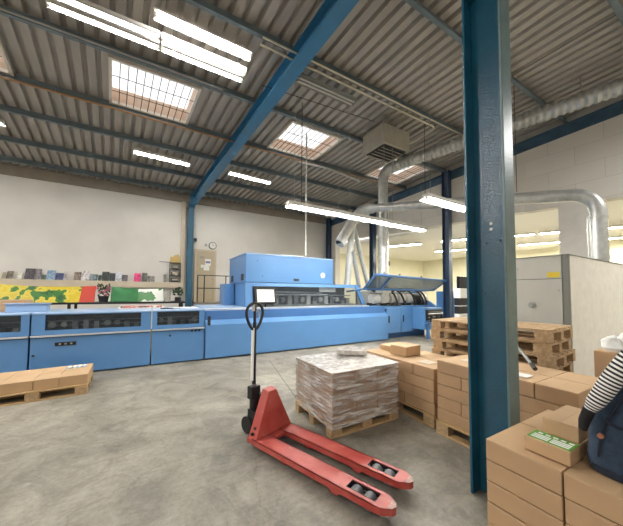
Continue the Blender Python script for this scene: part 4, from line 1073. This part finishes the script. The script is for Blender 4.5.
ED = [(.722, .515), (.735, .522), (.80, .518), (.86, .512), (.93, .50), (.98, .484), (1.04, .458), (1.1, .428), (1.16, .40), (1.22, .372), (1.28, .345), (1.34, .31), (1.39, .26), (1.42, .2)]
b = MB(); secs = []
for k, (z, ye) in enumerate(ED):
    th = .13-.045*max(0, z-1.0)/.4; hw = .27 if k < 11 else (.24, .2, .14)[k-11]
    secs.append((1.94+.05*(z-.72), ye+.014-hw, z, th if k else .12, hw, k*.55))
loft(b, secs, 40, q=4.5, amp=.5)
body = b.build('body', 'denim', t, smooth=True)
sub = body.modifiers.new('sub', 'SUBSURF'); sub.levels = 1; sub.render_levels = 2
b = MB(); loft(b, [(1.94, .245, .7205, .134, .274, 0), (1.94, .245, .728, .14, .28, .1), (1.941, .247, .752, .14, .278, .3), (1.941, .247, .758, .128, .268, .4)], 40, q=4.5, amp=.5); b.build('hem', 'denimd', t, smooth=True)
for off in (.05, .2):
    b = MB(); b.tube([(1.806+.05*(z-.72)+.02*max(0, z-1), ye-off, z) for z, ye in ED[2:9]], .006, 8); b.build('seam', 'denimd', t, smooth=True)
b = MB(); b.tube([(1.80, .46, .985), (1.80, .40, .96), (1.80, .33, .955)], .007, 8); b.build('pocket_seam', 'denimd', t, smooth=True)
def uv_tube(o, nseg, n):
    me = o.data; uv = me.uv_layers.new(name='UVMap')
    for p in me.polygons:
        for li in p.loop_indices:
            vi = me.loops[li].vertex_index
            uv.data[li].uv = ((vi//n)/nseg, (vi % n)/n)
pth = [Vector(v) for v in ((1.80, .487, 1.01), (1.80, .470, 1.045), (1.81, .448, 1.09), (1.815, .428, 1.135), (1.82, .406, 1.18), (1.83, .38, 1.23), (1.84, .352, 1.28), (1.85, .32, 1.33), (1.86, .28, 1.375), (1.87, .23, 1.40))]
b = MB(); b.tube(pth, [.022, .032, .036, .038, .039, .04, .04, .04, .04, .036], 16); sl = b.build('sleeve', 'stripe', t, smooth=True); uv_tube(sl, len(pth)-1, 16); sl['label'] = 'black and white striped knit sleeve'
b = MB(); b.tube([(1.80, .515, .905), (1.80, .508, .95), (1.80, .488, 1.012)], [.016, .022, .024], 14); b.build('cuff', 'black', t, smooth=True)['label'] = 'black cuff of the sleeve'
b = MB(); b.tube([(1.9, .36, 1.36), (1.9, .3, 1.41), (1.92, .2, 1.44)], [.04, .06, .05], 12); b.build('collar', 'black', t, smooth=True)
b = MB(); b.cyl((1.815, .455, .90), (1.795, .455, .90), .011, 14); b.build('button', 'brass', t, smooth=True)['label'] = 'copper button'

# tall carton with crumpled white bag beside the cabinet
carton('tall brown carton standing behind the jacket beside the beige cabinet', 4.1, .84, 0, .42, .34, .98, 0, 'card')
t = thing('plastic_bag', 'crumpled white plastic bag on the tall carton behind the jacket', 'bag', (4.08, .84, .982))
for k, (x, y, r_, h) in enumerate(((4.0, .9, .09, .16), (4.12, .8, .11, .2), (4.2, .9, .08, .13))):
    b = MB(); secs = []
    rn = random.Random(k+4)
    for z, f in ((0, .75), (.25, 1.), (.6, .85), (.85, .5), (1, .15)): secs.append((x+rn.uniform(-.02, .02), y+rn.uniform(-.02, .02), .982+h*z, r_*f, r_*f*.9, rn.uniform(0, 6)))
    loft(b, secs, 14); b.build('bag_lobe', 'paper', t, smooth=True)

# beige metal cabinet (enclosure)
t = thing('metal_cabinet', 'tall beige-grey metal cabinet carrying the exhaust duct, behind the pallet pile', 'cabinet', (6.2, 2.1, 0))
cx0, cx1, cy0, cy1, cz = 4.92, 7.9, 1.5, 2.85, 2.09
b = MB(); b.box(cx0+.03, cx1, cy0+.03, cy1, .06, cz); b.box(cx0+.08, cx1-.05, cy0+.08, cy1-.05, 0, .06); b.build('carcass', 'cabgd', t)
b = MB(); b.box(cx0+.05, cx1, cy0, cy0+.03, .06, cz); b.build('side_panel', 'cabw', t, bevel=.003)['label'] = 'scuffed white side panel'
b = MB(); b.box(cx0, cx0+.06, cy0-.005, cy0+.06, .06, cz+.01); b.build('corner_post', 'cabgd', t, bevel=.004)
b = MB(); b.box(cx0, cx0+.03, cy0+.068, cy1, .06, 1.76); dr = b.build('door', 'cabg', t, bevel=.004)
b = MB(); b.box(cx0, cx0+.03, cy0+.068, cy1, 1.768, cz); b.build('header_panel', 'cabg', t, bevel=.004)
b = MB(); b.cyl((cx0-.012, cy0+.42, 1.38), (cx0+.001, cy0+.42, 1.38), .05, 18); b.cyl((cx0-.03, cy0+.42, 1.38), (cx0-.01, cy0+.42, 1.38), .02, 12); b.build('lock', 'greym', dr, smooth=True)
b = MB(); b.box(cx0-.003, cx0+.001, cy0+.09, cy0+.23, 1.785, 1.86); b.build('warning_sticker', 'yellow', t)['label'] = 'yellow sticker'
b = MB(); b.box(cx0-.015, cx1, cy0-.01, cy1, cz, cz+.012); b.build('top_sheet', 'cabgd', t)
for k, (y, z) in enumerate(((cy0+.6, 1.93), (cy0+.1, 1.6))):
    b = MB(); b.cyl((cx0-.008, y, z), (cx0+.001, y, z), .012, 8); b.build('rivet', 'greym', t)

# ------------------------------------------------------------------ pallet jack
FX, FY = .353, -.936; nn = math.hypot(FX, FY)
t = thing('pallet_jack', 'red hand pallet jack with upright black handle in the middle of the floor', 'pallet jack', (1.127, 2.743, 0), math.atan2(FY, FX))
# local: x along the forks, y to the left seen from the handle (towards the wrapped load is +y)
def fork(sy):
    y0 = sy; hw = .085; zt = .105; zb = .055
    t_ = []
    hx0, hx1, hy = 1.03, 1.265, .048      # roller slot
    b = MB()
    # top plate around the slot
    b.box(-.02, hx0, y0-hw, y0+hw, zt-.008, zt); b.box(hx0, hx1, y0-hw, y0-hy, zt-.008, zt); b.box(hx0, hx1, y0+hy, y0+hw, zt-.008, zt)
    tip = [(hx1, y0-hw), (1.32, y0-hw*.9), (1.385, y0-hw*.42), (1.40, y0), (1.385, y0+hw*.42), (1.32, y0+hw*.9), (hx1, y0+hw)]
    b.extrude([(x, y, zt-.008) for x, y in tip], (0, 0, .008))
    # downturned sides
    for s in (-1, 1):
        ys_ = y0+s*hw; yi = y0+s*(hw-.008)
        poly = [(-.02, ys_, zt), (hx1, ys_, zt), (hx1, ys_, zb), (1.0, ys_, zb), (.97, ys_, zb-.025), (.93, ys_, zb-.025), (.9, ys_, zb), (-.02, ys_, zb)]
        b.extrude(poly, (0, yi-ys_, 0))
    pl = [(hx1, y0-hw), (1.32, y0-hw*.9), (1.385, y0-hw*.42), (1.40, y0), (1.385, y0+hw*.42), (1.32, y0+hw*.9), (hx1, y0+hw)]
    for (p, q) in zip(pl, pl[1:]):
        b.extrude([(p[0], p[1], zt), (q[0], q[1], zt), (q[0], q[1], zb-.01*0), (p[0], p[1], zb)], (-.008, 0, 0))
    f = b.build('fork', 'red', t, world=False)
    b = MB(); tp = [(1.355, y0-hw*.62), (1.385, y0-hw*.42), (1.40, y0), (1.385, y0+hw*.42), (1.355, y0+hw*.62)]
    b.extrude([(x, y, zt) for x, y in tp], (0, 0, .0012)); b.build('worn_tip', mat('scuffed fork tip', (188, 150, 140), .5, noise=.25, scale=30), f, world=False)['label'] = 'scuffed bare tip of the fork'
    b = MB(); q = [(hx0+.0, -hy), (hx1, -hy), (hx1, hy), (hx0, hy)]
    for (p, r) in zip(q, q[1:]+q[:1]): b.extrude([(p[0], y0+p[1], zt+.001), (r[0], y0+r[1], zt+.001), (r[0], y0+r[1], zt-.035), (p[0], y0+p[1], zt-.035)], (.0 if p[0] != r[0] else .004, .004 if p[0] != r[0] else 0, 0))
    b.build('slot_lining', 'black', f, world=False)
    for x in (hx0+.06, hx1-.065):
        b = MB(); b.cyl((x, y0-.036, .05), (x, y0+.036, .05), .05, 20); b.build('roller', 'wheel', f, smooth=True, world=False)
    b = MB(); b.box(hx0-.03, hx1+.02, y0-.045, y0-.038, .03, .07); b.box(hx0-.03, hx1+.02, y0+.038, y0+.045, .03, .07); b.build('roller_carrier', 'black', f, world=False)
    b = MB(); b.box(.35, .42, y0-.06, y0+.06, .02, .1); b.build('lift_rod', 'redd', f, world=False)
for s in (-.165, .165): fork(s)
b = MB(); b.box(-.1, .02, -.25, .25, .055, .105); b.box(-.02, .1, -.24, .24, .06, .1); b.build('cross_member', 'red', t, bevel=.006, world=False)
# tower (battery-box shaped frame)
b = MB(); b.hexa([(-.09, -.245, .105), (.03, -.245, .105), (.03, .25, .105), (-.09, .25, .105)], [(-.09, -.07, .535), (.0, -.055, .52), (.0, .05, .52), (-.09, .065, .535)]); b.build('tower', 'red', t, bevel=.008, world=False)
b = MB(); b.cyl((-.03, -.252, .15), (-.03, -.235, .15), .016, 10); b.cyl((-.03, -.2, .19), (-.03, -.215, .195), .014, 10); b.build('pivot_bolt', 'black', t, world=False)
# pump, steering wheels
b = MB(); b.cyl((-.3, 0, .1), (-.3, 0, .40), .055, 16); b.cyl((-.24, .05, .16), (-.24, .05, .42), .04, 14); b.box(-.33, -.09, -.07, .07, .13, .26); b.build('pump', 'black', t, smooth=False, world=False)
b = MB(); b.cyl((-.3, 0, .40), (-.3, 0, .52), .028, 14); b.build('piston', 'steel', t, smooth=True, world=False)
for s in (-1, 1):
    b = MB(); b.cyl((-.33, s*.035, .09), (-.33, s*.085, .09), .09, 22); b.build('steer_wheel', 'black', t, smooth=True, world=False)
b = MB(); b.box(-.36, -.27, -.06, .06, .36, .50); b.build('handle_pivot', 'black', t, bevel=.01, world=False)
def hp(u, dy=0., dx=0.): return (-.315-.02*u+dx, .012*u+dy, .42+(1.42-.42)*u)
b = MB(); b.tube([hp(0), hp(.78)], .021, 12); b.build('handle_bar', 'black', t, smooth=True, world=False)
b = MB(); b.hexa([(-.345, -.028, .56), (-.305, -.028, .56), (-.305, -.017, .56), (-.345, -.017, .56)], [(-.35, -.02, 1.14), (-.31, -.02, 1.14), (-.31, -.009, 1.14), (-.35, -.009, 1.14)]); b.build('label_strip', 'paper', t, world=False)['label'] = 'white instruction strip on the bar'
lp_ = []
for k in range(25):
    a = -math.pi/2+2*math.pi*k/24; yy = math.cos(a)*.112*(1.0+.28*math.sin(a)); zz = math.sin(a)*.14*(1 if math.sin(a) > 0 else 1.15)-.02*math.cos(a)**2*0
    lp_.append(hp(.875, yy, 0)[:2]+(1.28+zz,))
b = MB(); b.tube(lp_, .017, 10); b.build('handle_loop', 'black', t, smooth=True, world=False)
b = MB(); b.tube([hp(.76), hp(.99)], .017, 10); b.build('loop_stem', 'black', t, smooth=True, world=False)
b = MB(); b.tube([hp(.88, .0), hp(.93, .05), hp(.83, .06)], .008, 8); b.build('lever', 'greym', t, smooth=True, world=False)
b = MB(); b.box(-.35, -.32, -.02, .02, 1.33, 1.42); b.build('grip_badge', 'drum', t, world=False)

# ------------------------------------------------------------------ light, world, camera
w = bpy.data.worlds.new('World'); scene.world = w; w.use_nodes = True
bg = w.node_tree.nodes['Background']; bg.inputs[0].default_value = (1, .99, .98, 1); bg.inputs[1].default_value = 1.6
for i, (x, y, e) in enumerate(((-7, -3.5, 75), (-1.5, -3.8, 40), (4.5, -3.8, 26), (-8, .5, 80), (-4, 4.35, 80), (-6.6, 5.5, 80), (-9.2, 6.8, 80), (-9, 9.9, 75), (8.2, -1.2, 110))):  # added out-of-view lamps standing in for hall fittings; some feed the column sheen
    l = bpy.data.lights.new('unseen_fill_light', 'AREA'); l.shape = 'RECTANGLE'; l.size = 1.6; l.size_y = .3; l.energy = e; l.color = (1, .985, .96)
    o = bpy.data.objects.new('unseen_fill_light', l); C.objects.link(o); o.location = (x, y, 5.6)

cam = bpy.data.cameras.new('Camera'); co = bpy.data.objects.new('Camera', cam); C.objects.link(co)
yaw, pit, rol = math.radians(29.97), math.radians(2.62), math.radians(.413)
f = Vector((math.sin(yaw)*math.cos(pit), math.cos(yaw)*math.cos(pit), math.sin(pit)))
r0 = Vector((math.cos(yaw), -math.sin(yaw), 0)); u0 = r0.cross(f)
rt = r0*math.cos(rol)+u0*math.sin(rol); up = -r0*math.sin(rol)+u0*math.cos(rol)
mx = Matrix((rt, up, -f)).transposed().to_4x4(); mx.translation = (0, 0, 1.55); co.matrix_world = mx
cam.sensor_fit = 'HORIZONTAL'; cam.sensor_width = 36; cam.lens = 275/623*36
cam.shift_y = (279.6-263)/623; cam.clip_start = .05; cam.clip_end = 200
scene.camera = co
scene.view_settings.view_transform = 'Standard'; scene.view_settings.look = 'None'; scene.view_settings.gamma = 1; scene.view_settings.use_curve_mapping = False
scene.view_settings.exposure = 1.0
scene.cycles.use_denoising = True
scene.cycles.max_bounces = 8; scene.cycles.diffuse_bounces = 5; scene.cycles.transparent_max_bounces = 24
scene.cycles.sample_clamp_indirect = 6
